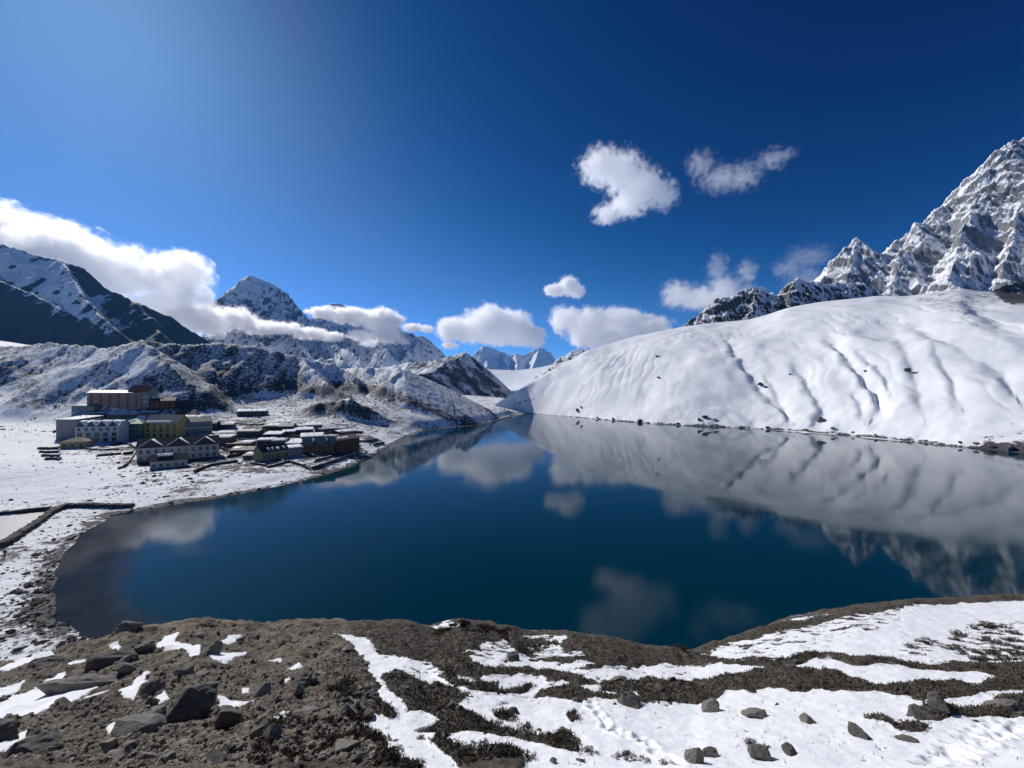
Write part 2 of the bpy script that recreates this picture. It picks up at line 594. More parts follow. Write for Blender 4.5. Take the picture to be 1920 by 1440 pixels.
# ---- snow hill across the lake
HS = [(880, 771), (940, 772), (985, 775), (1050, 779), (1100, 784), (1200, 793), (1300, 799), (1400, 803), (1500, 809), (1600, 817), (1700, 827), (1800, 838), (1920, 849), (2200, 868), (2600, 890), (3400, 930)]
HR = [(880, 792, 800), (905, 782, 800), (925, 760, 800), (945, 748, 810), (1000, 715, 850), (1050, 686, 890), (1100, 657, 920), (1190, 631, 960), (1280, 612, 960), (1330, 606, 950), (1400, 599, 930), (1440, 590, 910), (1480, 577, 890), (1540, 566, 850), (1640, 555, 800), (1700, 556, 780),
      (1760, 547, 750), (1800, 541, 740), (1850, 548, 700), (1920, 552, 650), (2050, 560, 560), (2300, 560, 450), (2700, 540, 350), (3400, 560, 240)]
uu = np.concatenate([np.linspace(885, 1940, 460), np.linspace(1945, 3390, 60)])
tt = np.concatenate([np.linspace(-0.10, 0.0, 8)[:-1], np.linspace(0, 1.0, 250), np.linspace(1.01, 1.5, 14)])
U, T = np.meshgrid(uu, tt, indexing='ij')
vs = tabs(HS, U, 45)
YS = CAMZ * F / (vs - HV)
YR = tabs([(a, c) for a, b, c in HR], U, 70)
VR = tabs([(a, b) for a, b, c in HR], U, 9)
ZR = CAMZ + (HV - VR) / F * YR
Tc = np.clip(T, 0, 1)
g = Tc + 0.42 * Tc * (1 - Tc)
Y = YS + (YR - YS) * T
X = (U - CX) / F * Y
Y = Y + 5 * fbm(X / 30, Y / 30, 3, 5) * np.clip(1 - Tc * 8, 0, 1)
X = (U - CX) / F * Y
VR2 = tabs([(a, b) for a, b, c in HR], U, 60)
ZR = ZR * sstep(0.5, 1, Tc) + (CAMZ + (HV - VR2) / F * YR) * (1 - sstep(0.5, 1, Tc))
Z = ZR * g + np.where(T < 0, 40 * T, 0) - np.where(T > 1, (T - 1) * 90, 0)
fade = sstep(0.0, 0.12, T) * (1 - 0.75 * sstep(0.86, 1.0, T))
edge_f = sstep(0, 0.05, T)
# soft swells running down the slope
wx = X + 30 * fbm(X / 160, Y / 160, 2, 81)
Z = Z + fade * (11.0 * fbm(wx / 130, Y / 170, 3, 83) + 2.2 * fbm(wx / 48, Y / 70, 2, 84) + 2.0 * fbm((X * 0.8 + Y * 0.6) / 34, (Y * 0.8 - X * 0.6) / 120, 3, 85))
Z = Z + edge_f * (1 - 0.7 * sstep(0.86, 1.0, T)) * (0.45 * fbm(X / 14, Y / 22, 3, 87))
# many faint furrows fanning downhill
fw = (X * 0.85 - Y * 0.45 + 14 * fbm(X / 70, Y / 70, 3, 88)) / 19.0
fur = (1 - np.abs(noise2(fw, Tc * 2.2, 89))) ** 5 * sstep(-0.25, 0.35, fbm(X / 140, Y / 140, 2, 90))
Z = Z - 1.5 * fur * sstep(0.04, 0.2, T) * sstep(0.95, 0.6, T)
# gullies, as polylines (column, row) on the slope
hu, hv = proj(X, Y, ZR * g)
hu = hu + 9 * fbm(X / 30, Y / 30, 3, 95)
hv = hv + 6 * fbm(X / 30, Y / 30, 3, 96)
GUL = [([(1365, 625), (1372, 655), (1400, 690), (1425, 722), (1455, 752), (1480, 785)], 6.0, 7.0),
       ([(1425, 690), (1450, 720), (1470, 760), (1475, 785)], 4.0, 6.0),
       ([(1480, 672), (1510, 710), (1530, 745), (1545, 775), (1530, 790)], 5.0, 7.0),
       ([(1530, 615), (1570, 650), (1600, 690), (1635, 730), (1650, 765), (1640, 780)], 7.0, 8.0),
       ([(1590, 650), (1630, 680), (1660, 705), (1665, 730)], 4.5, 7.0),
       ([(1600, 730), (1615, 765), (1620, 785)], 3.0, 6.0),
       ([(1690, 590), (1740, 625), (1800, 655), (1880, 690), (1900, 730)], 5.0, 12.0),
       ([(1215, 715), (1208, 745), (1200, 775)], 2.0, 8.0),
       ([(1800, 560), (1850, 600), (1930, 640)], 5.0, 12.0),
       ([(1010, 745), (1030, 722), (1035, 714)], 2.0, 5.0),
       ([(1310, 770), (1350, 758), (1390, 768), (1420, 795)], 2.5, 7.0),
       ([(1740, 640), (1780, 700), (1800, 750)], 3.0, 9.0),
       ([(1670, 600), (1700, 660), (1720, 720), (1730, 770)], 2.5, 10.0)]
for L, dep, wid in GUL:
    dmin = np.full(hu.shape, 1e9)
    side = np.zeros(hu.shape)
    nseg = len(L) - 1
    along = np.zeros(hu.shape)
    for i, (a, b) in enumerate(zip(L[:-1], L[1:])):
        ex, ey = b[0] - a[0], b[1] - a[1]
        tq = np.clip(((hu - a[0]) * ex + (hv - a[1]) * ey) / (ex * ex + ey * ey), 0, 1)
        ddx, ddy = hu - a[0] - ex * tq, hv - a[1] - ey * tq
        dd = np.hypot(ddx, ddy)
        m = dd < dmin
        dmin = np.where(m, dd, dmin)
        side = np.where(m, np.sign(ex * ddy - ey * ddx), side)
        along = np.where(m, (i + tq) / nseg, along)
    dep = 0.66 * dep
    w = 1.05 * wid * np.where(side > 0, 0.9, 2.0) * (1 + 0.5 * fbm(X / 40, Y / 40, 2, 97))
    env = sstep(0, 0.2, along) * (1 - 0.5 * sstep(0.8, 1, along))
    Z = Z - dep * env * np.exp(-np.abs(dmin / w) ** 1.5) + 0.35 * dep * env * np.exp(-((dmin - 2.2 * w) / (1.3 * w)) ** 2)
hu, hv = proj(X, Y, np.maximum(Z, 0.2))
sn = np.full(U.shape, 1.05)


def bare(poly, amount, soft):
    global sn
    sn = sn - amount * sstep(soft, -soft, poly_sdf(hu, hv, poly))


bare([(960, 752), (1000, 742), (1015, 728), (1035, 716), (1030, 726), (1015, 742), (1000, 755), (975, 765)], 0.52, 8)
bare([(930, 765), (960, 757), (1000, 775), (930, 782)], 0.30, 8)
bare([(1840, 815), (1870, 800), (1930, 770), (2000, 770), (2000, 860), (1850, 850)], 0.42, 14)
bare([(1680, 556), (1720, 570), (1800, 600), (1830, 625), (1850, 612), (1830, 590), (1900, 570), (1940, 560), (1940, 530), (1800, 530)], 0.46, 14)
bare([(1860, 540), (1940, 520), (1940, 580), (1900, 575)], 0.5, 10)
bare([(1300, 782), (1330, 776), (1360, 785), (1350, 795), (1310, 795)], 0.35, 8)
bare([(1040, 698), (1075, 672), (1100, 655), (1060, 660), (1030, 684)], 0.6, 8)
sn = sn - 0.62 * np.exp(-(T / 0.012) ** 2) - 0.1 * sstep(0.5, 0.75, fbm(X / 25, Y / 25, 4, 91) + 0.3)
M_HILL = snow_rock('hill_snow', (0.06, 0.058, 0.06), (0.11, 0.105, 0.10), 0.12, 0.45, edge=0.08, bump=0.35, bscale=0.12)
hill_me = grid_mesh('snow_hill', np.stack([X, Y, Z], -1), {'snow': sn})
structure('snow_hill', hill_me, M_HILL)


# ---- mountains
def mountain(name, mat, ridges, u0, u1, nu, front, back, ny, amp, nscale, snow_bias=0.0, slope_w=1.0, drop=None, seed=0, warp=0.3, flute=0.0, keepcrest=0.35, extra=None, snow_fn=None):
    """ridges: list of (points (u, v, depth), slope). A heightfield over the ridges' footprint, roughened by ridged noise."""
    R = [([px(*q) for q in L], s) for L, s in ridges]
    main = np.array(ridges[0][0], float)
    uu = np.linspace(u0, u1, nu)
    yr = np.interp(uu, main[:, 0], main[:, 2])
    q = np.concatenate([np.linspace(-front, 0, ny), np.linspace(0, back, ny // 4)[1:]])
    U, Q = np.meshgrid(uu, q, indexing='ij')
    Y = yr[:, None] + Q
    X = (U - CX) / F * Y
    k = nscale
    wx = X + warp * k * fbm(X / k, Y / k, 3, seed + 1)
    wy = Y + warp * k * fbm(X / k, Y / k, 3, seed + 2)
    crestd = np.full(X.shape, -1e9)
    H = np.full(X.shape, -1e9)
    for L, s in R:
        h = ridge_height(wx * 0.35 + X * 0.65, wy * 0.35 + Y * 0.65, L, s)
        H = smax(h, H, amp * 0.15)
        crestd = np.maximum(crestd, h)
    top = ridge_height(X, Y, R[0][0], 0.0)
    below = np.clip((top - H) / (amp * 2.5), 0, 1)
    w = keepcrest + (1 - keepcrest) * below
    n1 = ridged(wx / k, wy / k, 7, seed + 3, gain=0.56) - 0.55
    n2 = fbm(wx / (k * 0.25), wy / (k * 0.25), 5, seed + 4, gain=0.6)
    n3 = ridged(wx / (k * 0.16), wy / (k * 0.16), 5, seed + 14, gain=0.6) - 0.5
    H = H + amp * w * (1.3 * n1 + 0.20 * n2 + 0.10 * n3)
    if flute:
        H = H + flute * below * (ridged((wx * 0.5 + X * 0.5) / (k * 0.13), H / (k * 0.55), 5, seed + 9, gain=0.62) - 0.5)
    Z = np.maximum(H, -15)
    gx = np.gradient(Z, axis=0) / np.gradient(X, axis=0)
    gy = np.gradient(Z, axis=1) / np.gradient(Y, axis=1)
    steep = np.hypot(gx, gy)
    sn = 0.5 + snow_bias + slope_w * (1.05 - steep) * 0.35 + 0.22 * fbm(wx / (k * 0.3), wy / (k * 0.3), 5, seed + 6, gain=0.6)
    sn = sn + 0.16 * fbm((X * 0.55 + Z) / (k * 0.10), X / (k * 0.7), 4, seed + 21)
    if snow_fn is not None:
        sn = snow_fn(sn, X, Y, Z, *proj(X, Y, Z))
    return structure(name, grid_mesh(name, np.stack([X, Y, Z], -1), {'snow': sn}), mat)


M_ROCKR = snow_rock('grey_cliff_snow', (0.15, 0.155, 0.17), (0.26, 0.265, 0.28), 0.05, 0.42, edge=0.10, rscale=0.012, bump=7.0, bscale=0.045)
M_ROCKD = snow_rock('dark_cliff_snow', (0.040, 0.042, 0.046), (0.085, 0.085, 0.088), 0.03, 0.42, edge=0.06, rscale=0.02, bump=4.0, bscale=0.05)
M_ROCKL = snow_rock('brown_mountain', (0.040, 0.042, 0.05), (0.072, 0.070, 0.072), 0.010, 0.40, edge=0.06, rscale=0.006, bump=4.0, bscale=0.03)
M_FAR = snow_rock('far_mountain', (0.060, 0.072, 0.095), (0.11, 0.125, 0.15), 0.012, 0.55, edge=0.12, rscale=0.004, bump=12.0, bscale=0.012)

# grey rock mountain on the right
RM = [(1480, 600, 2050), (1535, 520, 2050), (1555, 495, 2050), (1580, 470, 2050), (1606, 449, 2060), (1618, 452, 2060), (1632, 468, 2060), (1652, 470, 2050), (1668, 448, 2040), (1690, 437, 2030), (1705, 432, 2030), (1725, 415, 2020), (1760, 393, 2020),
      (1800, 362, 2020), (1832, 325, 2020), (1845, 306, 2020), (1872, 283, 2020), (1890, 265, 2020), (1930, 252, 2020), (2020, 190, 2000), (2150, 160, 1950), (2350, 250, 1900), (2700, 330, 1800)]
RM_SP = [([(1845, 306, 2020), (1830, 380, 1900), (1800, 450, 1750), (1770, 520, 1600)], 1.25),
         ([(1705, 432, 2030), (1690, 480, 1900), (1665, 530, 1780)], 1.2),
         ([(1606, 449, 2060), (1590, 500, 1950), (1600, 545, 1850)], 1.3),
         ([(1960, 230, 2020), (1930, 330, 1850), (1900, 430, 1700), (1890, 500, 1550)], 1.25),
         ([(2150, 160, 1950), (2080, 330, 1700), (2000, 470, 1450)], 1.2)]
mountain('rock_mountain', M_ROCKR, [(RM, 1.25)] + RM_SP, 1480, 2680, 460, 1000, 500, 260, 62, 230, snow_bias=0.56, slope_w=0.95, seed=100, flute=30, keepcrest=0.22)
# dark jagged ridge in front of it
DR = [(1255, 622, 1350), (1283, 608, 1350), (1310, 588, 1350), (1330, 570, 1350), (1360, 556, 1350), (1388, 546, 1350), (1404, 540, 1350), (1424, 535, 1350), (1436, 543, 1350), (1444, 546, 1350), (1456, 566, 1350), (1466, 546, 1350), (1480, 530, 1350), (1495, 517, 1350),
      (1508, 524, 1350), (1530, 527, 1350), (1545, 530, 1350), (1560, 529, 1350), (1585, 531, 1350), (1612, 530, 1350), (1628, 542, 1350), (1660, 556, 1340), (1720, 575, 1320), (1800, 590, 1300)]
DR_SP = [([(1424, 535, 1350), (1410, 575, 1270), (1400, 610, 1200)], 1.3), ([(1495, 517, 1350), (1480, 560, 1270), (1490, 590, 1200)], 1.3), ([(1330, 570, 1350), (1345, 600, 1280)], 1.3), ([(1590, 531, 1350), (1575, 565, 1270)], 1.3)]
mountain('dark_rock_ridge', M_ROCKD, [(DR, 1.3)] + DR_SP, 1250, 1800, 340, 420, 250, 160, 24, 80, snow_bias=0.22, slope_w=0.7, seed=120, keepcrest=0.4, flute=12)
# crag that shows over the snow hill at the far right
mountain('dark_rock_crag', M_ROCKD, [([(1835, 560, 900), (1860, 545, 900), (1885, 533, 900), (1915, 528, 900), (1960, 505, 900), (2100, 490, 880), (2300, 540, 860)], 1.1)], 1820, 2300, 200, 160, 150, 100, 12, 50, snow_bias=0.02, slope_w=0.6, seed=140)
mountain('rock_shoulder', M_ROCKD, [([(985, 722, 1300), (1030, 686, 1300), (1050, 670, 1300), (1072, 658, 1300), (1100, 653, 1300), (1160, 660, 1300)], 0.9)], 980, 1160, 160, 250, 150, 100, 8, 60, snow_bias=0.08, slope_w=0.5, seed=150)
# brown mountain on the left
LM = [(-900, 430, 3400), (-400, 420, 3300), (-150, 445, 3200), (0, 459, 3100), (60, 470, 3080), (110, 483, 3060), (150, 505, 3040), (200, 535, 3020), (250, 562, 3000), (300, 590, 2980), (340, 608, 2960), (370, 622, 2950), (388, 634, 2940), (400, 650, 2930), (420, 675, 2920), (470, 720, 2900)]
LM_SP = [([(110, 483, 3060), (160, 560, 2700), (230, 620, 2500)], 1.08), ([(-60, 500, 2750), (0, 528, 2700), (60, 550, 2650), (110, 580, 2600), (170, 612, 2550), (240, 640, 2500), (300, 670, 2450)], 1.12), ([(250, 562, 3000), (300, 620, 2700)], 1.08), ([(-400, 420, 3300), (-300, 470, 2800), (-60, 500, 2750)], 1.12)]


def lm_snow(sn, X, Y, Z, u, v):
    body = poly_sdf(u, v, [(-300, 470), (0, 458), (60, 475), (110, 485), (135, 510), (155, 540), (200, 590), (215, 625), (140, 600), (60, 560), (20, 530), (-300, 500)])
    sn = sn - 0.14 + 0.40 * sstep(30, -25, body + 30 * fbm(X / 250, Y / 250, 3, 7))
    low = (Y < 2780) & (u < 330)
    return np.where(low, sn - 0.10, sn)


mountain('brown_mountain', M_ROCKL, [(LM, 1.08)] + LM_SP, -900, 470, 420, 1500, 500, 180, 45, 420, snow_bias=0.0, slope_w=0.55, seed=160, snow_fn=lm_snow, keepcrest=0.12)
# pointed peak with clouds round it
CH = [(380, 700, 5200), (405, 640, 5294), (420, 603, 5350), (433, 572, 5399), (441, 552, 5429), (449, 533, 5459), (458, 524, 5492), (471, 516, 5541), (480, 520, 5575), (500, 529, 5650), (525, 542, 5744), (545, 555, 5819), (560, 573, 5875), (580, 592, 5950), (605, 607, 6044), (640, 618, 6175), (690, 628, 6362), (720, 640, 6475), (780, 680, 6700)]
CH_SP = [([(471, 516, 5540), (458, 570, 5200), (440, 640, 4800)], 1.3), ([(525, 542, 5740), (535, 600, 5250), (560, 650, 4700)], 1.3), ([(605, 607, 6040), (640, 650, 5400), (680, 680, 4900)], 1.1), ([(640, 618, 6180), (730, 660, 5500)], 1.1),
         ([(400, 650, 4700), (480, 645, 4600), (560, 655, 4500), (640, 672, 4400)], 0.9)]
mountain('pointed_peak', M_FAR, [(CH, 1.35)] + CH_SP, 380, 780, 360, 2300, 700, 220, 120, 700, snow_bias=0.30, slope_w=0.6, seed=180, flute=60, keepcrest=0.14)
PB = [(560, 640, 6300), (600, 585, 6438), (618, 570, 6499), (634, 567, 6554), (648, 574, 6602), (680, 590, 6712), (720, 605, 6850), (755, 622, 6970), (778, 629, 7049), (792, 628, 7098), (803, 640, 7135), (815, 655, 7177), (830, 671, 7228), (850, 690, 7297), (880, 720, 7400)]
PB_SP = [([(792, 628, 7100), (770, 660, 6400), (720, 685, 5600), (690, 695, 5200)], 0.95), ([(720, 605, 6850), (700, 650, 6200), (660, 690, 5500)], 1.0), ([(815, 655, 7180), (800, 682, 6600)], 0.95)]
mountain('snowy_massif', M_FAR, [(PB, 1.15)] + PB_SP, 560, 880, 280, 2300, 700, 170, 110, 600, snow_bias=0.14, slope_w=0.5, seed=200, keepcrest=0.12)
# blue shaded ridge beyond the moraine
BR = [(600, 700, 2100), (700, 690, 1950), (800, 676, 1800), (840, 668, 1740), (872, 660, 1700), (890, 674, 1760), (915, 697, 1900), (940, 722, 2050), (960, 742, 2150), (1010, 775, 2300)]
mountain('shaded_ridge', M_FAR, [(BR, 0.90), ([(872, 660, 1700), (848, 676, 1500), (815, 692, 1320), (770, 706, 1200)], 0.95)], 640, 1010, 300, 800, 250, 180, 18, 200, snow_bias=-0.02, slope_w=0.4, seed=220, keepcrest=0.1)
# distant peaks at the head of the valley
DP = [(840, 720, 13000), (885, 672, 13402), (897, 655, 13509), (905, 648, 13580), (915, 650, 13670), (928, 653, 13786), (940, 660, 13893), (955, 664, 14027), (968, 662, 14143), (982, 667, 14268), (998, 657, 14411), (1012, 652, 14536), (1022, 655, 14625), (1034, 664, 14732), (1060, 690, 14964), (1120, 730, 15500)]
DP_SP = [([(905, 648, 14000), (915, 680, 13000), (905, 700, 12000)], 1.2), ([(940, 660, 14000), (950, 685, 13000)], 1.2), ([(968, 662, 14000), (970, 690, 13000)], 1.2), ([(1012, 652, 14000), (1000, 685, 13000)], 1.2)]
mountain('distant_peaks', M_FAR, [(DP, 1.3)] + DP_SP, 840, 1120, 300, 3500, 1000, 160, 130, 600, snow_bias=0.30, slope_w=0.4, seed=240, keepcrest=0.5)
# glacier basin below them
uu = np.linspace(860, 1080, 120)
yy = np.linspace(3000, 11500, 120)
U, Y = np.meshgrid(uu, yy, indexing='ij')
X = (U - CX) / F * Y
vv = 752 - (Y - 3000) / 8500 * 58 + 16 * ((U - 955) / 60) ** 2 * -0.35
Z = CAMZ + (HV - vv) / F * Y + 25 * fbm(X / 400, Y / 900, 4, 261)
structure('glacier_basin', grid_mesh('glacier_basin', np.stack([X, Y, Z], -1), {'snow': np.full(U.shape, 1.0)}), M_FAR)
# ------------------------------------------------------------------ foreground slope
FE = [(-900, 1300), (0, 1250), (60, 1240), (110, 1222), (180, 1206), (230, 1186), (300, 1180), (350, 1170), (390, 1164), (440, 1170), (480, 1175), (540, 1172), (600, 1166), (700, 1170), (770, 1170), (800, 1180), (835, 1172), (872, 1164), (905, 1170), (940, 1177), (1000, 1190),
      (1060, 1190), (1100, 1193), (1160, 1203), (1200, 1216), (1250, 1222), (1295, 1226), (1340, 1212), (1400, 1190), (1450, 1172), (1500, 1156), (1560, 1146), (1600, 1138), (1700, 1129), (1800, 1126), (1860, 1122), (1920, 1118), (2600, 1095)]
FY = [(-900, 24), (0, 24), (230, 27), (600, 28), (1000, 28), (1290, 25), (1500, 31), (1920, 36), (2600, 38)]


def fg_p(u):
    se = (tabs(FE, u, 8) - HV) / F
    ye = tabs(FY, u, 60)
    return se, ye, np.log(0.98 / se) / np.log(ye / 10.0)


def fg_base(X, Y):
    u = CX + F * X / np.maximum(Y, 0.5)
    u = np.clip(u, -880, 2590)
    se, ye, p = fg_p(u)
    y1 = np.clip(Y, 10, None)
    z_in = -0.98 * (10.0 / np.minimum(y1, ye)) ** p * np.minimum(y1, ye)
    over = np.clip(Y - ye, 0, None)
    sl0 = se * (1 - p)
    z_out = -(sl0 * over + (1.0 - sl0) * np.where(over < 3, over ** 2 / 6.0, over - 1.5))
    z_near = -1.6 - 0.82 * np.clip(Y, -30, 10)
    return np.maximum(CAMZ + np.where(Y < 10, z_near, z_in + z_out), -12.0)


def fg_xy(u, v):
    """ground position of a picture point on the slope"""
    s = (v - HV) / F
    se, ye, p = fg_p(np.array(float(u)))
    s = max(s, float(se) + 0.002)
    y = 10.0 * (0.98 / s) ** (1.0 / float(p)) if s < 0.98 else 1.6 / (s - 0.82)
    return (u - CX) / F * y, y


K2 = 700.0 / 1920.0
cA = lambda L: [(x * K2, 1120 + y * K2) for x, y in L]
cB = lambda L: [(600 + x * K2, 1120 + y * K2) for x, y in L]
cC = lambda L: [(1220 + x * K2, 1080 + y * K2) for x, y in L]
SNOW_ON_DIRT = [cA(L) for L in (
    [(780, 265), (850, 195), (920, 190), (900, 235), (970, 240), (1030, 260), (1040, 300), (1000, 315), (940, 280)],
    [(1120, 235), (1200, 190), (1255, 188), (1230, 225), (1170, 250)],
    [(1060, 300), (1110, 280), (1270, 285), (1280, 305), (1200, 320), (1165, 345), (1110, 325)],
    [(615, 490), (660, 460), (740, 395), (765, 390), (740, 460), (690, 530), (620, 520)],
    [(755, 540), (850, 500), (870, 530), (820, 560)],
    [(1115, 510), (1200, 535), (1320, 540), (1260, 575), (1190, 585), (1125, 570)],
    [(1380, 655), (1430, 610), (1490, 595), (1500, 610), (1440, 650)],
    [(1465, 380), (1540, 330), (1550, 360), (1500, 380)],
    [(1370, 340), (1410, 315), (1450, 318), (1440, 335)],
    [(-60, 600), (60, 520), (200, 470), (300, 400), (340, 400), (260, 490), (330, 500), (550, 400), (520, 450), (400, 530), (270, 590), (130, 640), (60, 640), (-60, 660)],
    [(-60, 545), (-60, 490), (140, 445), (60, 510)],
    [(-60, 800), (50, 740), (150, 690), (130, 730), (40, 790)],
    [(400, 540), (480, 500), (580, 470), (500, 515)],
    [(300, 355), (440, 325), (450, 335), (340, 360)],
    [(-60, 390), (110, 320), (260, 280), (290, 310), (130, 345), (40, 380)],
    [(545, 690), (620, 635), (630, 700), (590, 730)],
    [(540, 265), (610, 245), (620, 270)],
    [(1450, 450), (1500, 425), (1495, 445), (1465, 465)],
    [(1240, 500), (1250, 470), (1285, 470), (1270, 500)])]
SNOW_FIELD = cB([(65, 180), (240, 215), (300, 290), (560, 340), (640, 400), (820, 430), (850, 380), (640, 200), (600, 165), (540, 160), (640, 130), (800, 105), (1000, 150), (1300, 160), (1560, 220), (1750, 260), (2100, 150), (2500, 60), (4200, 0), (4200, 1100), (470, 1000),
                 (540, 878), (370, 810), (310, 700), (200, 640), (310, 560), (300, 450), (230, 330), (180, 260)])
BARE = [cB(L) for L in (
    [(600, 180), (760, 140), (1000, 170), (1040, 205), (1190, 235), (1180, 260), (1080, 250), (1080, 300), (1000, 290), (960, 215), (900, 240), (840, 235), (790, 280), (640, 260), (620, 210)],
    [(250, 240), (310, 195), (540, 130), (600, 170), (620, 250), (760, 340), (850, 370), (1100, 375), (1180, 370), (1330, 400), (1440, 460), (1500, 440), (1600, 460), (1700, 430), (1760, 420), (1920, 440), (1920, 550), (1680, 555), (1640, 500), (1560, 520), (1480, 500),
     (1440, 460), (1330, 460), (1240, 430), (1170, 440), (1130, 410), (1000, 410), (850, 415), (780, 380), (640, 350), (560, 300), (440, 290), (350, 280)],
    [(1085, 520), (1130, 490), (1270, 465), (1340, 465), (1430, 505), (1560, 520), (1560, 555), (1440, 530), (1320, 540), (1200, 525)],
    [(1240, 240), (1300, 200), (1500, 215), (1660, 260), (1920, 270), (1920, 350), (1780, 345), (1650, 360), (1560, 350), (1480, 370), (1390, 380), (1330, 370), (1430, 350), (1380, 330), (1300, 345), (1130, 330), (1190, 310), (1330, 310), (1370, 300), (1340, 280), (1250, 280)],
    [(320, 400), (420, 390), (520, 450), (680, 470), (740, 520), (720, 560), (650, 570), (800, 610), (860, 640), (820, 680), (640, 710), (490, 690), (620, 640), (560, 600), (460, 590), (400, 520), (330, 450)],
    [(610, 420), (680, 400), (740, 450), (860, 450), (920, 490), (1030, 460), (1080, 445), (1100, 455), (1060, 490), (960, 500), (840, 510), (760, 480), (700, 470)],
    [(560, 760), (610, 740), (700, 780), (780, 830), (860, 800), (1000, 810), (1040, 850), (1060, 900), (1000, 960), (740, 960), (700, 850), (600, 800)],
    [(760, 690), (870, 650), (930, 680), (1040, 710), (1120, 740), (1270, 700), (1340, 770), (1330, 830), (1200, 800), (1050, 760), (860, 710)],
    [(200, 560), (300, 540), (400, 610), (380, 640), (280, 620), (220, 620)],
    [(890, 610), (960, 595), (1020, 625), (960, 640), (900, 632)],
    [(1260, 620), (1330, 615), (1330, 650), (1300, 655)])] + [cC(L) for L in (
    [(-60, 395), (200, 395), (350, 430), (560, 430), (700, 430), (800, 395), (940, 410), (1060, 430), (1240, 430), (1400, 455), (1700, 450), (2300, 470), (2300, 530), (1790, 540), (1700, 500), (1550, 500), (1350, 480), (1220, 460), (1100, 470), (960, 450), (860, 425), (780, 450), (750, 470), (660, 520), (610, 490), (540, 470), (420, 460), (160, 470), (80, 450), (-60, 470)],
    [(610, 490), (750, 470), (840, 500), (960, 490), (1040, 520), (1180, 550), (1330, 570), (1440, 545), (1560, 550), (1700, 575), (1790, 540), (2300, 525), (2300, 620), (1800, 600), (1560, 630), (1400, 660), (1180, 610), (1060, 600), (900, 600), (780, 600), (600, 590), (520, 610), (380, 600), (350, 640), (220, 660), (140, 660), (-60, 665), (-60, 535), (60, 530), (200, 545), (290, 540), (420, 510), (540, 490)],
    [(1350, 720), (1390, 690), (1530, 690), (1620, 700), (1720, 680), (1780, 620), (2300, 650), (2300, 730), (1700, 740), (1560, 730), (1480, 755), (1360, 745)],
    [(1090, 755), (1170, 740), (1260, 770), (1430, 770), (1400, 810), (1290, 815), (1180, 775)],
    [(200, 385), (380, 320), (640, 260), (900, 205), (1000, 175), (1200, 160), (1350, 125), (1920, 100), (2300, 80), (2300, 130), (1920, 128), (1400, 150), (1180, 190), (1010, 215), (700, 285), (400, 350), (280, 400)])]
MOTTLE = [cC([(1250, 420), (1300, 340), (1420, 310), (1500, 330), (1600, 280), (1700, 240), (2300, 220), (2300, 450), (1750, 450), (1640, 440), (1540, 400), (1420, 430)]),
          cC([(200, 400), (380, 325), (700, 270), (1000, 190), (1300, 150), (1300, 260), (1000, 330), (700, 420), (400, 430)]),
          cB([(600, 170), (800, 120), (1200, 200), (1400, 260), (1200, 330), (900, 330), (700, 330), (620, 250)])]
TRACK = []
_r = random.Random(5)
for (a, b, n_) in (((1400, 985), (1840, 735), 22), ((1560, 960), (1900, 775), 18)):
    for i in range(n_):
        f_ = i / (n_ - 1)
        L = cC([(a[0] + (b[0] - a[0]) * f_ + (12 if i % 2 else -12) + _r.uniform(-14, 14), a[1] + (b[1] - a[1]) * f_ + (7 if i % 2 else -7) + _r.uniform(-8, 8))])[0]
        TRACK.append(fg_xy(*L))
for (a, b, n_) in (((1390, 545), (1500, 690), 9), ((1480, 690), (1720, 775), 12), ((1730, 820), (1850, 870), 7)):
    for i in range(n_):
        f_ = i / (n_ - 1)
        L = cB([(a[0] + (b[0] - a[0]) * f_ + _r.uniform(-12, 12), a[1] + (b[1] - a[1]) * f_ + _r.uniform(-10, 10))])[0]
        TRACK.append(fg_xy(*L))


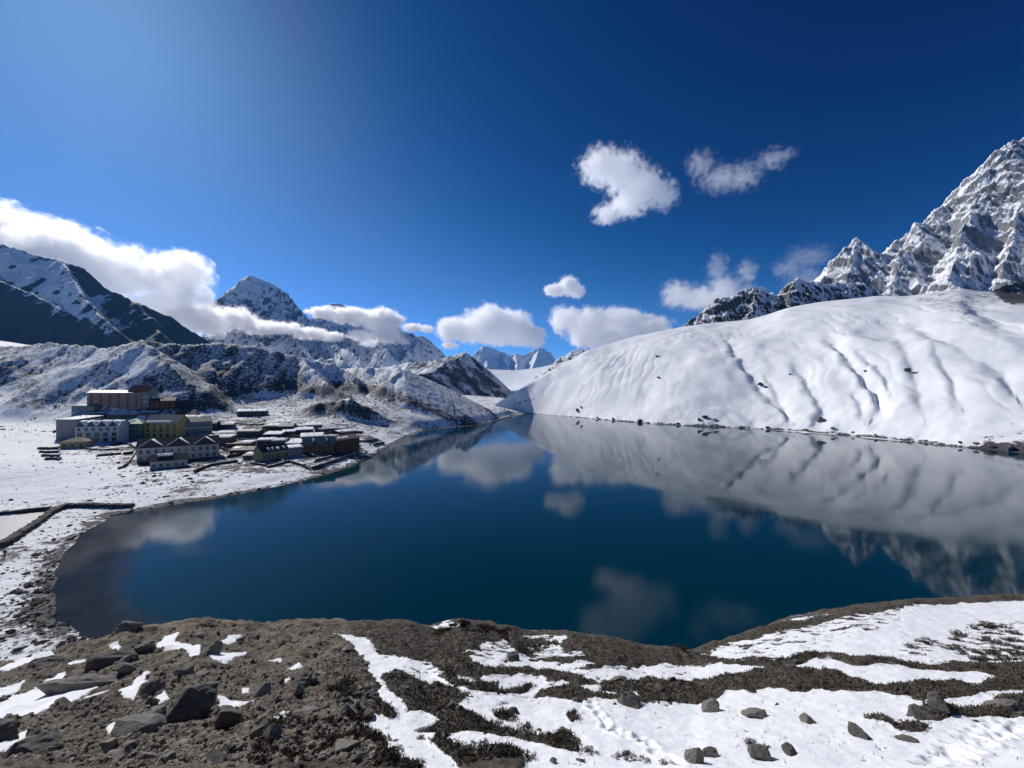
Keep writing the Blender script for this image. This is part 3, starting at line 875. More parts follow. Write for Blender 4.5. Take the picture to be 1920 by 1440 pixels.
def fg_surface(X, Y):
    """height and snow value of the near slope"""
    zb = fg_base(X, Y)
    u, v = proj(X, np.maximum(Y, 2.0), zb)
    wob_u = u + 12 * fbm(X / 0.9, Y / 0.9, 5, 301, gain=0.6)
    wob_v = v + 7 * fbm(X / 0.9, Y / 0.9, 5, 302, gain=0.6)
    field = poly_sdf(wob_u, wob_v, SNOW_FIELD)
    sn = 0.5 - np.clip(field / 10.0, -0.62, 0.62)
    for L in SNOW_ON_DIRT:
        sn = np.maximum(sn, 0.5 - np.clip(poly_sdf(u + 0.75 * (wob_u - u), v + 0.75 * (wob_v - v), L) / 7.0, -0.4, 0.6))
    bare_ = np.full(u.shape, 1e9)
    for L in BARE:
        bare_ = np.minimum(bare_, poly_sdf(wob_u, wob_v, L))
    bm = 0.5 - np.clip(bare_ / 7.0, -0.62, 0.62)
    inr = sstep(560, 640, u)
    sn = np.minimum(sn, 1.0 - bm)
    mot = np.full(u.shape, 1e9)
    for L in MOTTLE:
        mot = np.minimum(mot, poly_sdf(u, v, L))
    mo = sstep(12, -12, mot)
    sn = sn - mo * (0.80 * sstep(0.0, 0.22, fbm((X + 0.8 * Y) / 1.3, Y / 0.55, 4, 305) + 0.02))
    fieldz = sstep(680, 760, u) * sstep(1420, 1250, u) * sstep(1345, 1315, v)
    sn = sn - fieldz * 0.75 * sstep(0.10, 0.30, fbm(X / 0.75, Y / 0.5, 5, 361, gain=0.6))
    sn = sn - (1 - fieldz) * sstep(680, 760, u) * 0.6 * sstep(0.34, 0.5, fbm(X / 0.5, Y / 0.35, 4, 362, gain=0.6))
    # behind the brink, out of sight: patchy
    se, ye, p = fg_p(np.clip(u, -880, 2590))
    sn = np.where(Y > ye + 2, 0.5 + 0.5 * fbm(X / 3, Y / 3, 4, 306), sn)
    rim = sstep(9, 1, v - tab(FE, u) + 3 * fbm(X / 1.1, Y / 1.1, 3, 340)) * (1 - sstep(785, 800, u) * sstep(860, 840, u))
    sn = np.where(Y <= ye + 2, sn - 0.75 * rim * sstep(560, 700, u), sn)
    bareness = np.clip(1 - sn, 0, 1)
    rub = sstep(740, 600, u) * sstep(7, 9, Y)
    near = sstep(2, 8, Y)
    z = zb + near * (0.22 * fbm(X / 2.6, Y / 2.6, 3, 311) * (0.5 + bareness) + bareness * (0.10 * fbm(X / 0.7, Y / 0.7, 3, 312) + 0.07 * ridged(X / 0.30, Y / 0.30, 3, 313)))
    z = z + rub * (0.15 + 0.85 * bareness) * (0.26 * (ridged(X / 1.7, Y / 1.2, 4, 351, gain=0.6) - 0.45) + (0.03 + 0.09 * sstep(-0.1, 0.3, fbm(X / 2.2, Y / 2.2, 3, 356))) * (ridged(X / 0.42, Y / 0.42, 3, 352) - 0.45) + 0.03 * fbm(X / 0.13, Y / 0.13, 2, 353))
    z = z + (1 - rub) * near * 0.05 * fbm(X / 0.55, Y / 0.55, 3, 354)
    z = z + 0.07 * sstep(0.4, 0.75, sn) * near
    z = z + near * inr * sstep(6, -10, bare_) * (0.16 + 0.10 * fbm(X / 0.5, Y / 0.5, 3, 317))
    # layered ledges on the dirt side
    led = sstep(620, 480, u) * near * sstep(900, 1000, v)
    q = (X * 0.35 + Y * 0.94) / 1.1 + 0.8 * fbm(X / 3, Y / 3, 3, 319)
    z = z + led * 0.16 * (np.abs((q % 1.0) - 0.5) * 2) ** 2 * sstep(-0.2, 0.3, fbm(X / 4, Y / 4, 2, 321))
    for (tx, ty) in TRACK:
        m = (np.abs(X - tx) < 0.6) & (np.abs(Y - ty) < 0.6)
        if m.any():
            d2 = (X[m] - tx) ** 2 + ((Y[m] - ty) * 0.8) ** 2
            z[m] += (-0.15 * np.exp(-d2 / 0.018) + 0.035 * np.exp(-(np.sqrt(d2) - 0.24) ** 2 / 0.006))
    return z, sn, u, v


uu = np.concatenate([np.linspace(-880, -120, 60), np.linspace(-112, 2032, 900), np.linspace(2040, 2590, 44)])
yy = np.concatenate([np.linspace(-8, 8.5, 26), np.geomspace(8.7, 40, 420), np.geomspace(40.5, 95, 40)])
U, Y = np.meshgrid(uu, yy, indexing='ij')
# near the camera spread columns as parallel lines, further out as rays
X = (U - CX) / F * np.maximum(Y, 7.0)
fgz, fgs, fu, fv = fg_surface(X, Y)
t = NT('near_slope')
p = t.pos()
s = t.attr('snow')
n1 = t.noise(p, 2.2, 6, 0.65)
n2 = t.noise(p, 9.0, 5, 0.7)
k = t.math('MULTIPLY_ADD', t.math('SUBTRACT', n1, 0.5), 0.75, s)
k = t.math('MULTIPLY_ADD', t.math('SUBTRACT', n2, 0.5), 0.75, k)
fac = t.ramp(k, 0.42, 0.56)
dirt = t.mix(t.ramp(t.noise(p, 0.9, 6, 0.6), 0.3, 0.7), (0.150, 0.123, 0.094), (0.255, 0.210, 0.160))
dirt = t.mix(t.ramp(t.noise(p, 14.0, 5, 0.7), 0.5, 0.75), dirt, (0.34, 0.28, 0.215))
dirt = t.mix(t.ramp(t.noise(p, 5.0, 5, 0.7), 0.52, 0.72), dirt, (0.06, 0.05, 0.042))
dirt = t.mix(t.math('MULTIPLY', t.ramp(t.noise(p, 0.45, 5, 0.6, 0.8), 0.48, 0.62), 0.75), dirt, (0.075, 0.064, 0.054))
turf = t.mix(t.ramp(t.noise(p, 3.0, 6, 0.7), 0.35, 0.7), (0.060, 0.052, 0.043), (0.13, 0.11, 0.088))
ground = t.mix(t.attr('turf'), dirt, turf)
snowc = t.mix(t.math('MULTIPLY', t.ramp(t.noise(p, 26.0, 3, 0.7), 0.66, 0.74), 0.55), SNOW, (0.30, 0.27, 0.24))
snowc = t.mix(t.ramp(t.noise(p, 0.7, 5, 0.6), 0.35, 0.75), snowc, (0.78, 0.80, 0.83))
col = t.mix(fac, ground, snowc)
hh = t.math('ADD', t.math('MULTIPLY', t.noise(p, 7.0, 8, 0.7), t.math('SUBTRACT', 1.15, fac)), t.math('MULTIPLY', fac, t.math('MULTIPLY_ADD', t.noise(p, 2.5, 4, 0.6), 0.35, 0.10)))
M_NEAR = t.done(t.bsdf(col, t.math('MULTIPLY_ADD', fac, -0.2, 0.85), t.bump(hh, 0.10), 0.25))
structure('near_slope', grid_mesh('near_slope', np.stack([X, Y, fgz], -1), {'snow': fgs, 'turf': sstep(-0.25, 0.25, (fu - 640) / 160 + 0.8 * fbm(X / 1.5, Y / 1.5, 4, 330))}), M_NEAR)


def fg_z(x, y):
    z, s_, _, _ = fg_surface(np.array([float(x)]), np.array([float(y)]))
    return float(z[0]), float(s_[0])
# ------------------------------------------------------------------ clouds: bounded volumes of scattering droplets
def cloud(label, blobs, depth, dens=1.0, soft=0.5, noise_s=1.0, erode=0.55, group=None, aniso=0.55, thick=0.8, seed=0, detail=1.5):
    """blobs: (u, v, radius_u, radius_v) in picture units at the given depth; each is an ellipsoid of real thickness"""
    k = depth / F
    B = [(np.array(px(u, v, depth)) + np.array([0, (i % 3 - 1) * 0.25 * ru * k, 0]), ru * k, rv * k) for i, (u, v, ru, rv) in enumerate(blobs)]
    C = sum(b[0] for b in B) / len(B)
    size = max(max(b[1], b[2]) for b in B)
    # hull mesh: remeshed union of the ellipsoids
    bmx = bmesh.new()
    for c, ru, rv in B:
        g = bmesh.ops.create_icosphere(bmx, subdivisions=3, radius=1.0)
        rd = min(ru, rv * 2.2) * thick
        for v_ in g['verts']:
            n_ = v_.co.copy()
            v_.co = Vector(((n_.x * ru * 1.12 + c[0] - C[0]) / size, (n_.y * rd * 1.12 + c[1] - C[1]) / size, (n_.z * rv * 1.12 + c[2] - C[2]) / size))
    me = bpy.data.meshes.new('cloud')
    bmx.to_mesh(me)
    bmx.free()
    o = bpy.data.objects.new('cloud', me)
    link(o)
    if len(B) > 1:
        md = o.modifiers.new('r', 'REMESH')
        md.mode = 'VOXEL'
        md.voxel_size = 0.07
        dg = bpy.context.evaluated_depsgraph_get()
        me2 = bpy.data.meshes.new_from_object(o.evaluated_get(dg))
        o.modifiers.clear()
        o.data = me2
        me2.name = 'cloud'
        bpy.data.meshes.remove(me)
        me = me2
    o.location = C
    o.scale = (size, size, size)
    t = NT('cloud_droplets')
    P = t.obj()
    wv = t.noise(t.vmath('ADD', P, (seed * 3.1, seed * 1.7, 0.0)), 2.2 * noise_s * detail ** 0.6, 4, 0.6, out='Color')
    wp = t.vmath('ADD', P, t.scale(t.vmath('SUBTRACT', wv, (0.5, 0.5, 0.5)), (0.42, 0.42, 0.34)))
    acc = None
    for c, ru, rv in B:
        rd = min(ru, rv * 2.2) * thick
        q = t.scale(t.vmath('SUBTRACT', wp, tuple((c - C) / size)), (size / ru, size / rd, size / rv))
        f_ = t.math('SUBTRACT', 1.0, t.vmath('LENGTH', q))
        acc = f_ if acc is None else t.math('SMOOTH_MAX', acc, f_, 0.25)
    off_ = (seed * 1.3, 0.0, seed * 2.9)
    n1 = t.noise(t.vmath('ADD', P, off_), 3.2 * noise_s * detail, 3, 0.5)
    n2 = t.noise(t.vmath('ADD', wp, off_), 9.0 * noise_s * detail, 6, 0.62)
    f_ = t.math('MULTIPLY_ADD', t.math('SUBTRACT', n1, 0.5), erode * 2.6, acc)
    f_ = t.math('MULTIPLY_ADD', t.math('SUBTRACT', n2, 0.5), erode * 1.7, f_)
    d_ = t.ramp(f_, 0.06, 0.06 + soft)
    d_ = t.math('POWER', d_, 1.7)
    d_ = t.math('MULTIPLY', d_, dens * 9.0 / size)
    vol = t.n('ShaderNodeVolumePrincipled')
    vol.inputs['Color'].default_value = (0.995, 0.995, 0.998, 1)
    vol.inputs['Anisotropy'].default_value = aniso
    t.set(vol.inputs['Density'], d_)
    m = t.done(vol.outputs[0], 'Volume')
    me.materials.clear()
    me.materials.append(m)
    return tag(o, label, 'cloud', group)


cloud('long white cloud bank spilling over the brown mountain', [(-180, 450, 170, 80), (-30, 425, 110, 55), (60, 455, 110, 60), (150, 495, 110, 62), (230, 515, 90, 62), (300, 520, 80, 55), (350, 505, 55, 32), (365, 560, 40, 22), (300, 575, 100, 40), (370, 600, 70, 25)], 4000, 1.0, 0.35, 1.0, 0.5, seed=1, detail=2.3)
cloud('low white cloud band lying across the pointed peak', [(400, 607, 50, 30), (440, 598, 45, 26), (480, 612, 45, 17), (530, 617, 55, 14)], 4350, 0.9, 0.4, 1.1, 0.5, seed=2)
cloud('thin cloud scrap below the band on the pointed peak', [(585, 627, 42, 14), (625, 632, 28, 12)], 4350, 0.8, 0.4, 1.1, 0.5, seed=3)
cloud('flat white cloud hiding the summit of the snowy massif', [(610, 588, 34, 14), (655, 592, 50, 20), (710, 597, 48, 26), (735, 602, 28, 16)], 4900, 1.0, 0.35, 1.0, 0.45, seed=4)
cloud('ragged low cloud drifting along the foot of the snowy massif', [(680, 630, 30, 14), (725, 628, 36, 20), (690, 642, 22, 10), (755, 640, 20, 8)], 4900, 0.7, 0.45, 1.2, 0.55, seed=5)
cloud('small flat cloud between the snowy massif and the big dome cloud', [(775, 615, 26, 10), (800, 617, 18, 9)], 6000, 0.7, 0.5, 1.2, 0.5, seed=6)
cloud('big dome shaped white cloud over the head of the valley', [(865, 622, 55, 28), (915, 608, 60, 42), (955, 612, 55, 42), (995, 632, 34, 24), (930, 632, 95, 20)], 6500, 1.1, 0.3, 1.0, 0.38, seed=7)
cloud('tiny cloud puff under the big dome cloud', [(845, 648, 20, 9)], 6500, 0.5, 0.5, 1.2, 0.5, seed=8)
cloud('small white puff floating above the broad flat cloud', [(1040, 546, 26, 14), (1066, 536, 24, 22), (1082, 545, 20, 16)], 5000, 0.9, 0.4, 1.0, 0.45, seed=9)
cloud('broad white cloud resting on the snow hill skyline', [(1060, 600, 42, 28), (1110, 610, 60, 38), (1165, 602, 55, 34), (1210, 615, 48, 26), (1140, 635, 90, 24), (1250, 625, 30, 12)], 5000, 1.0, 0.32, 1.0, 0.45, seed=10)
cloud('round white cloud with a bite out of its underside', [(1125, 320, 52, 40), (1165, 325, 55, 48), (1205, 345, 55, 48), (1240, 370, 36, 34), (1180, 380, 50, 32), (1140, 398, 36, 22)], 3600, 0.6, 0.6, 1.0, 0.6, seed=11)
cloud('thin grey wisp of cloud with a pointed tail', [(1310, 315, 34, 36), (1350, 335, 50, 30), (1400, 325, 46, 32), (1440, 305, 36, 24), (1475, 288, 26, 12)], 3600, 0.13, 0.8, 1.0, 0.8, seed=12)
cloud('towering cloud cluster rising behind the dark jagged ridge', [(1265, 555, 42, 32), (1320, 560, 60, 30), (1348, 505, 26, 42), (1355, 545, 40, 34), (1402, 508, 22, 34), (1410, 555, 40, 26)], 3000, 0.40, 0.65, 1.0, 0.65, seed=13)
cloud('pale veil of cloud beside the grey rock mountain', [(1495, 485, 36, 30), (1530, 480, 38, 28), (1520, 520, 50, 34), (1470, 505, 36, 22)], 2700, 0.16, 0.8, 1.0, 0.7, seed=14)
# ------------------------------------------------------------------ village
_YS = np.geomspace(58, 900, 2600)


def hit(u, v):
    """where the line of sight through a picture point meets the shore ground"""
    x = (u - CX) / F * _YS
    zr = CAMZ + (HV - v) / F * _YS
    z = ground_height(x, _YS, False)[0]
    k = np.nonzero(z >= zr)[0]
    i = k[0] if len(k) else len(_YS) - 1
    return np.array([x[i], _YS[i], max(z[i], 0.0)])


def gz(x, y):
    return float(ground_height(np.array([float(x)]), np.array([float(y)]), False)[0][0])


def paint(name, col, rough=0.75, var=0.18, scale=0.8, streak=(1, 1, 1), dirt=(0.05, 0.045, 0.04), amount=0.35):
    t = NT(name)
    p = t.scale(t.obj(), streak)
    n = t.ramp(t.noise(p, scale, 6, 0.65), 0.3, 0.75)
    c2 = tuple(c * (1 - var) for c in col)
    c = t.mix(n, col, c2)
    c = t.mix(t.math('MULTIPLY', t.ramp(t.noise(p, scale * 0.5, 5, 0.7), 0.5, 0.8), amount), c, dirt)
    return t.done(t.bsdf(c, rough, t.bump(t.noise(p, scale * 6, 4), 0.02), 0.25))


VM = {
    'cream': paint('wall_cream', (0.50, 0.47, 0.44)), 'white': paint('wall_white', (0.62, 0.62, 0.63)), 'yellow': paint('wall_yellow', (0.46, 0.37, 0.13)),
    'pink': paint('wall_dusty_pink', (0.30, 0.22, 0.19)), 'green': paint('wall_grey_green', (0.16, 0.22, 0.21)), 'grey': paint('wall_grey', (0.22, 0.22, 0.23)),
    'tan': paint('wall_tan', (0.38, 0.31, 0.18)), 'red': paint('wall_red_brown', (0.20, 0.065, 0.040)), 'wood': paint('wall_brown_wood', (0.16, 0.085, 0.050), streak=(0.3, 0.3, 3)),
    'stone': paint('wall_stone', (0.13, 0.12, 0.11), scale=1.6, var=0.5), 'timber': paint('timber_dark', (0.06, 0.035, 0.025)),
    'r_blue': paint('roof_blue', (0.045, 0.070, 0.12), 0.5, streak=(4, 0.4, 0.4)), 'r_teal': paint('roof_teal', (0.045, 0.13, 0.14), 0.5, streak=(4, 0.4, 0.4)), 'r_maroon': paint('roof_maroon', (0.10, 0.022, 0.022), 0.5, streak=(4, 0.4, 0.4)),
    'r_green': paint('roof_green', (0.05, 0.13, 0.105), 0.5, streak=(4, 0.4, 0.4)), 'r_dark': paint('roof_dark', (0.045, 0.043, 0.045), 0.6, streak=(4, 0.4, 0.4)), 'r_brown': paint('roof_brown', (0.17, 0.12, 0.09), 0.7, streak=(4, 0.4, 0.4)), 'r_violet': paint('roof_violet_blue', (0.075, 0.075, 0.16), 0.5, streak=(4, 0.4, 0.4)),
    'trim': paint('trim_white', (0.6, 0.58, 0.55)), 'trim_red': paint('trim_red', (0.16, 0.04, 0.03)),
}
t = NT('window_glass')
VM['glass'] = t.done(t.bsdf((0.012, 0.015, 0.02), 0.12, None, 0.5))
t = NT('roof_snow')
VM['snow'] = t.done(t.bsdf(SNOW, 0.7, t.bump(t.noise(t.obj(), 1.5, 5), 0.08), 0.2))


def box_bm(bm, x0, x1, y0, y1, z0, z1):
    v = [bm.verts.new(p) for p in ((x0, y0, z0), (x1, y0, z0), (x1, y1, z0), (x0, y1, z0), (x0, y0, z1), (x1, y0, z1), (x1, y1, z1), (x0, y1, z1))]
    for f in ((0, 3, 2, 1), (4, 5, 6, 7), (0, 1, 5, 4), (1, 2, 6, 5), (2, 3, 7, 6), (3, 0, 4, 7)):
        bm.faces.new([v[i] for i in f])
    return v


def slab_bm(bm, quad, th):
    """a sloped roof pane: quad of top points, thickened downwards"""
    a = [bm.verts.new(p) for p in quad]
    b = [bm.verts.new((p[0], p[1], p[2] - th)) for p in quad]
    n = len(quad)
    bm.faces.new(a)
    bm.faces.new(b[::-1])
    for i in range(n):
        bm.faces.new((a[i], b[i], b[(i + 1) % n], a[(i + 1) % n]))


def bm_obj(name, bm, mat, parent=None, bevel=0.0):
    bmesh.ops.recalc_face_normals(bm, faces=bm.faces)
    if bevel:
        bmesh.ops.bevel(bm, geom=list(bm.edges), offset=bevel, segments=1, affect='EDGES')
    me = bpy.data.meshes.new(name)
    bm.to_mesh(me)
    bm.free()
    return make(name, me, mat, parent)


_WIN = {}


def window_meshes(w, h, trim):
    key = (round(w, 2), round(h, 2), trim)
    if key not in _WIN:
        b = bmesh.new()
        box_bm(b, -w / 2, w / 2, -0.05, 0.10, 0, h)
        pane = bpy.data.meshes.new('window')
        b.to_mesh(pane)
        b.free()
        pane.materials.append(VM['glass'])
        b = bmesh.new()
        f = 0.16
        box_bm(b, -w / 2 - f, w / 2 + f, -0.16, 0.06, -f * 1.3, -0.003)
        box_bm(b, -w / 2 - f, w / 2 + f, -0.14, 0.06, h + 0.003, h + f)
        box_bm(b, -w / 2 - f, -w / 2 - 0.003, -0.12, 0.06, 0.0, h)
        box_bm(b, w / 2 + 0.003, w / 2 + f, -0.12, 0.06, 0.0, h)
        box_bm(b, -0.05, 0.05, -0.10, -0.06, 0.0, h)
        bmesh.ops.recalc_face_normals(b, faces=b.faces)
        fr = bpy.data.meshes.new('frame')
        b.to_mesh(fr)
        b.free()
        fr.materials.append(VM[trim])
        _WIN[key] = (pane, fr)
    return _WIN[key]


def add_window(parent, x, y, z, w, h, trim='trim', frame=True):
    pane, fr = window_meshes(w, h, trim)
    o = bpy.data.objects.new('window', pane)
    link(o, parent)
    o.location = (x, y, z)
    if frame:
        f = bpy.data.objects.new('frame', fr)
        link(f, o)
    return o


HOUSES = []


def snow_patch(parent, quad, cover, rnd, th=0.22):
    """snow lying on part of a roof pane; quad: eave-left, eave-right, ridge-right, ridge-left"""
    q = [Vector(p) for p in quad]
    a0, a1, b0, b1 = cover                                            # along 0..1, up the slope 0..1
    n, m = 14, 6
    bm = bmesh.new()
    rows = []
    for j in range(m + 1):
        row = []
        for i in range(n + 1):
            s = a0 + (a1 - a0) * i / n
            lo = b0 + (0.10 * rnd.uniform(-1, 1) if b0 > 0.02 else 0)
            r_ = lo + (b1 - b0) * j / m
            if 0 < j < m:
                r_ += rnd.uniform(-0.02, 0.02)
            p = q[0].lerp(q[1], s).lerp(q[3].lerp(q[2], s), min(max(r_, -0.02), 1.0))
            lift = th * (0.35 if j in (0, m) or i in (0, n) else 1.0) * rnd.uniform(0.7, 1.15)
            row.append(bm.verts.new((p.x, p.y, p.z + 0.03 + lift)))
        rows.append(row)
    for j in range(m):
        for i in range(n):
            bm.faces.new((rows[j][i], rows[j][i + 1], rows[j + 1][i + 1], rows[j + 1][i]))
    ext = bmesh.ops.extrude_face_region(bm, geom=list(bm.faces))
    for g in ext['geom']:
        if isinstance(g, bmesh.types.BMVert):
            g.co.z -= th * 0.9
    o = bm_obj('snow_cover', bm, VM['snow'], parent)
    o.data.polygons.foreach_set('use_smooth', [True] * len(o.data.polygons))
    return o


def house(name, label, a, b, height, depth, wall, roof, roof_h, style='gable', snow=(0, 1, 0, 1), rows=(), trim='trim', frame=True, group=None, eave=0.5, gables=0, cat='house', zoff=0.0, chimney=False, bands=0, posts=0, door=None, seed=1):
    """a, b: picture points of the facade's foot. height in picture rows. rows: (count, bottom, w, h) as fractions of the wall height, w in metres"""
    rnd = random.Random(seed * 7 + 3)
    A, B = hit(*a), hit(*b)
    k = (A[1] + B[1]) / 2 / F
    L = float(np.hypot(B[0] - A[0], B[1] - A[1]))
    H = height * k
    yaw = math.atan2(B[1] - A[1], B[0] - A[0])
    mid = (A + B) / 2
    root = bpy.data.objects.new(name, None)
    link(root)
    root.empty_display_size = 2
    base = min(A[2], B[2]) + zoff
    root.location = (mid[0], mid[1], base)
    root.rotation_euler = (0, 0, yaw)
    tag(root, label, cat, group)
    bm = bmesh.new()
    x0, x1 = -L / 2, L / 2
    box_bm(bm, x0, x1, 0, depth, -3.0, H)
    e = eave
    if style == 'gable':
        for s in (x0, x1):
            v = [bm.verts.new(p) for p in ((s, 0, H), (s, depth, H), (s, depth / 2, H + roof_h))]
            bm.faces.new(v)
    bm_obj('wall', bm, VM[wall], root)
    bm = bmesh.new()
    th = 0.18
    sl = roof_h / (depth / 2)
    panes = []
    if style == 'gable':
        front = [(x0 - e, -e, H - e * sl + 0.2), (x1 + e, -e, H - e * sl + 0.2), (x1 + e, depth / 2, H + roof_h + 0.2), (x0 - e, depth / 2, H + roof_h + 0.2)]
        back = [(x1 + e, depth + e, H - e * sl + 0.2), (x0 - e, depth + e, H - e * sl + 0.2), (x0 - e, depth / 2 + 0.003, H + roof_h + 0.2), (x1 + e, depth / 2 + 0.003, H + roof_h + 0.2)]
        panes = [front, back]
    elif style == 'hip':
        c = min(depth / 2, L / 2 - 0.1)
        front = [(x0 - e, -e, H), (x1 + e, -e, H), (x1 - c, depth / 2, H + roof_h), (x0 + c, depth / 2, H + roof_h)]
        back = [(x1 + e, depth + e, H), (x0 - e, depth + e, H), (x0 + c, depth / 2, H + roof_h), (x1 - c, depth / 2, H + roof_h)]
        lf = [(x0 - e, depth + e, H), (x0 - e, -e, H), (x0 + c, depth / 2, H + roof_h)]
        rt = [(x1 + e, -e, H), (x1 + e, depth + e, H), (x1 - c, depth / 2, H + roof_h)]
        panes = [front, back, lf, rt]
    elif style == 'shed':
        front = [(x0 - e, -e, H + 0.05), (x1 + e, -e, H + 0.05), (x1 + e, depth + e, H + roof_h), (x0 - e, depth + e, H + roof_h)]
        panes = [front]
    else:
        front = [(x0 - e, -e, H + 0.25), (x1 + e, -e, H + 0.25), (x1 + e, depth + e, H + 0.25 + roof_h), (x0 - e, depth + e, H + 0.25 + roof_h)]
        panes = [front]
    for q in panes:
        slab_bm(bm, q, th)
    # cross gables facing the front
    gp_ = []
    if gables:
        gw = L / gables * 0.9
        for i in range(gables):
            cx_ = x0 + L * (i + 0.5) / gables
            gh = roof_h * 0.95
            yb = depth / 2
            for s in (-1, 1):
                q = [(cx_, -e - 0.15, H + gh + 0.25), (cx_ + s * gw / 2, -e - 0.15, H + 0.1), (cx_ + s * gw / 2, yb, H + 0.1), (cx_, yb, H + gh + 0.25)]
                slab_bm(bm, q if s < 0 else q[::-1], th)
                gp_.append((s, q))
            v = [bm.verts.new(p) for p in ((cx_ - gw / 2 + 0.3, -e + 0.05, H + 0.12), (cx_ + gw / 2 - 0.3, -e + 0.05, H + 0.12), (cx_, -e + 0.05, H + gh))]
            bm.faces.new(v)
    ro = bm_obj('roof', bm, VM[roof], root)
    if gp_:
        for s, q in gp_:
            snow_patch(ro, [q[1], q[2], q[3], q[0]], (0.0, 0.16, 0.05, 0.97) if s < 0 else (0.0, 0.95, 0.05, 0.95), rnd)
    if snow:
        for c in (snow if isinstance(snow, list) else [snow]):
            snow_patch(ro, panes[0], c, rnd)
        if len(panes) > 1 and style == 'gable':
            snow_patch(ro, panes[1], (0.0, 1.0, 0.0, 0.98), rnd)
    if chimney:
        b_ = bmesh.new()
        box_bm(b_, x0 + L * 0.3, x0 + L * 0.3 + 0.7, depth * 0.45, depth * 0.45 + 0.7, H, H + roof_h + 1.2)
        bm_obj('chimney', b_, VM['stone'], ro)
    for (n, zb, w, hf) in rows:
        for i in range(n):
            add_window(root, x0 + L * (i + 0.5) / n, -0.02, zb * H, w, hf * H, trim, frame)
    for i in range(bands):
        b_ = bmesh.new()
        zz = H * (i + 1) / (bands + 1)
        box_bm(b_, x0 - 0.4, x1 + 0.4, -1.1, -0.003, zz - 0.15, zz + 0.15)
        box_bm(b_, x0 - 0.4, x1 + 0.4, -1.1, -1.0, zz + 0.153, zz + 0.95)
        bm_obj('balcony', b_, VM[trim], root)
    if cat == 'lodge' and len(rows) > 1:
        for (n, zb, w, hf) in rows[1:]:
            b_ = bmesh.new()
            box_bm(b_, x0 - 0.06, x1 + 0.06, -0.13, -0.003, (zb - 0.09) * H, (zb - 0.055) * H)
            bm_obj('string_course', b_, VM[trim], root)
    if cat in ('lodge', 'hut'):
        b_ = bmesh.new()
        for (xa, xb, ya, yb) in ((x0 - 0.12, x1 + 0.12, -0.12, -0.004), (x0 - 0.12, x0 - 0.004, -0.004, depth), (x1 + 0.004, x1 + 0.12, -0.004, depth)):
            box_bm(b_, xa, xb, ya, yb, -2.5, 0.45)
        bm_obj('plinth', b_, VM['stone'], root)
        for q in range(1 + int(L > 14)):
            b_ = bmesh.new()
            xx = x0 + L * rnd.uniform(0.15, 0.85)
            bmesh.ops.create_cone(b_, cap_ends=True, segments=8, radius1=0.14, radius2=0.14, depth=1.6 + roof_h, matrix=Matrix.Translation((xx, depth * 0.6, H + roof_h * 0.5 + 0.4)))
            bm_obj('stovepipe', b_, VM['timber'], ro)
    for i in range(posts):
        b_ = bmesh.new()
        xx = x0 + L * i / (posts - 1)
        box_bm(b_, xx - 0.18, xx + 0.18, -1.3, -0.95, -3.0, H - 0.05)
        bm_obj('post', b_, VM[trim], root)
    if door is not None:
        b_ = bmesh.new()
        xx = x0 + L * door
        box_bm(b_, xx - 0.55, xx + 0.55, -0.06, 0.1, -0.2, 2.0)
        d_ = bm_obj('door', b_, VM['timber'], root)
    HOUSES.append((mid[0], mid[1], L, depth, yaw))
    return root


# --- large lodges
house('lodge', 'three storey dusty pink lodge with flat eave, topmost building of the village', (163, 768), (264, 768), 32, 14, 'pink', 'r_maroon', 2.2, 'gable', (0.9, 1.0, 0.6, 0.95), [(6, 0.12, 1.5, 0.17), (6, 0.42, 1.5, 0.17), (6, 0.72, 1.5, 0.15)], 'wood', seed=1, cat='lodge')
house('lodge', 'narrow lodge tower with steep maroon roof beside the pink lodge', (240, 766), (279, 767), 32, 12, 'green', 'r_maroon', 5.5, 'gable', None, [(3, 0.15, 1.3, 0.16), (3, 0.45, 1.3, 0.16), (3, 0.74, 1.2, 0.14)], 'trim', seed=2, zoff=0.3, cat='lodge')
house('lodge', 'dark wooden lodge with red gabled porch right of the maroon tower', (281, 768), (327, 768), 17, 10, 'wood', 'r_maroon', 3.2, 'gable', (0.0, 0.5, 0.75, 1.0), [(5, 0.2, 1.3, 0.4)], 'timber', posts=6, seed=3, cat='lodge')
house('shed', 'low grey green shed below the dusty pink lodge', (134, 771), (176, 772), 11, 7, 'green', 'r_dark', 1.0, 'shed', (0.0, 0.6, 0.35, 0.95), [(3, 0.3, 0.9, 0.35)], seed=4, cat='shed')
house('lodge', 'tall windowless grey gable end building with a snow covered roof', (105, 822), (141, 824), 36, 16, 'grey', 'r_dark', 2.0, 'flat', (0.0, 1.0, 0.0, 1.0), [], seed=5, eave=1.2, cat='lodge')
house('lodge', 'white lodge with four snowy dormers over two rows of dark bays', (141, 830), (222, 829), 31, 13, 'white', 'r_blue', 3.6, 'gable', (0, 1, 0.5, 0.98), [(5, 0.08, 2.6, 0.22), (5, 0.38, 2.6, 0.22), (6, 0.72, 1.8, 0.18)], 'cream', gables=4, seed=6, cat='lodge')
house('lodge', 'grey green lodge with glazed front between the white and yellow lodges', (224, 824), (267, 823), 29, 12, 'green', 'r_teal', 3.4, 'hip', (0.25, 0.6, 0.4, 0.95), [(7, 0.10, 1.3, 0.2), (7, 0.38, 1.3, 0.25), (7, 0.70, 1.3, 0.22)], 'green', seed=7, cat='lodge')
house('lodge', 'yellow three storey lodge under a dark blue roof', (271, 822), (333, 820), 30, 12, 'yellow', 'r_blue', 5.0, 'gable', (0.08, 0.8, 0.0, 0.22), [(5, 0.08, 1.9, 0.2), (5, 0.40, 1.9, 0.2), (5, 0.71, 1.9, 0.19)], 'tan', seed=8, cat='lodge')
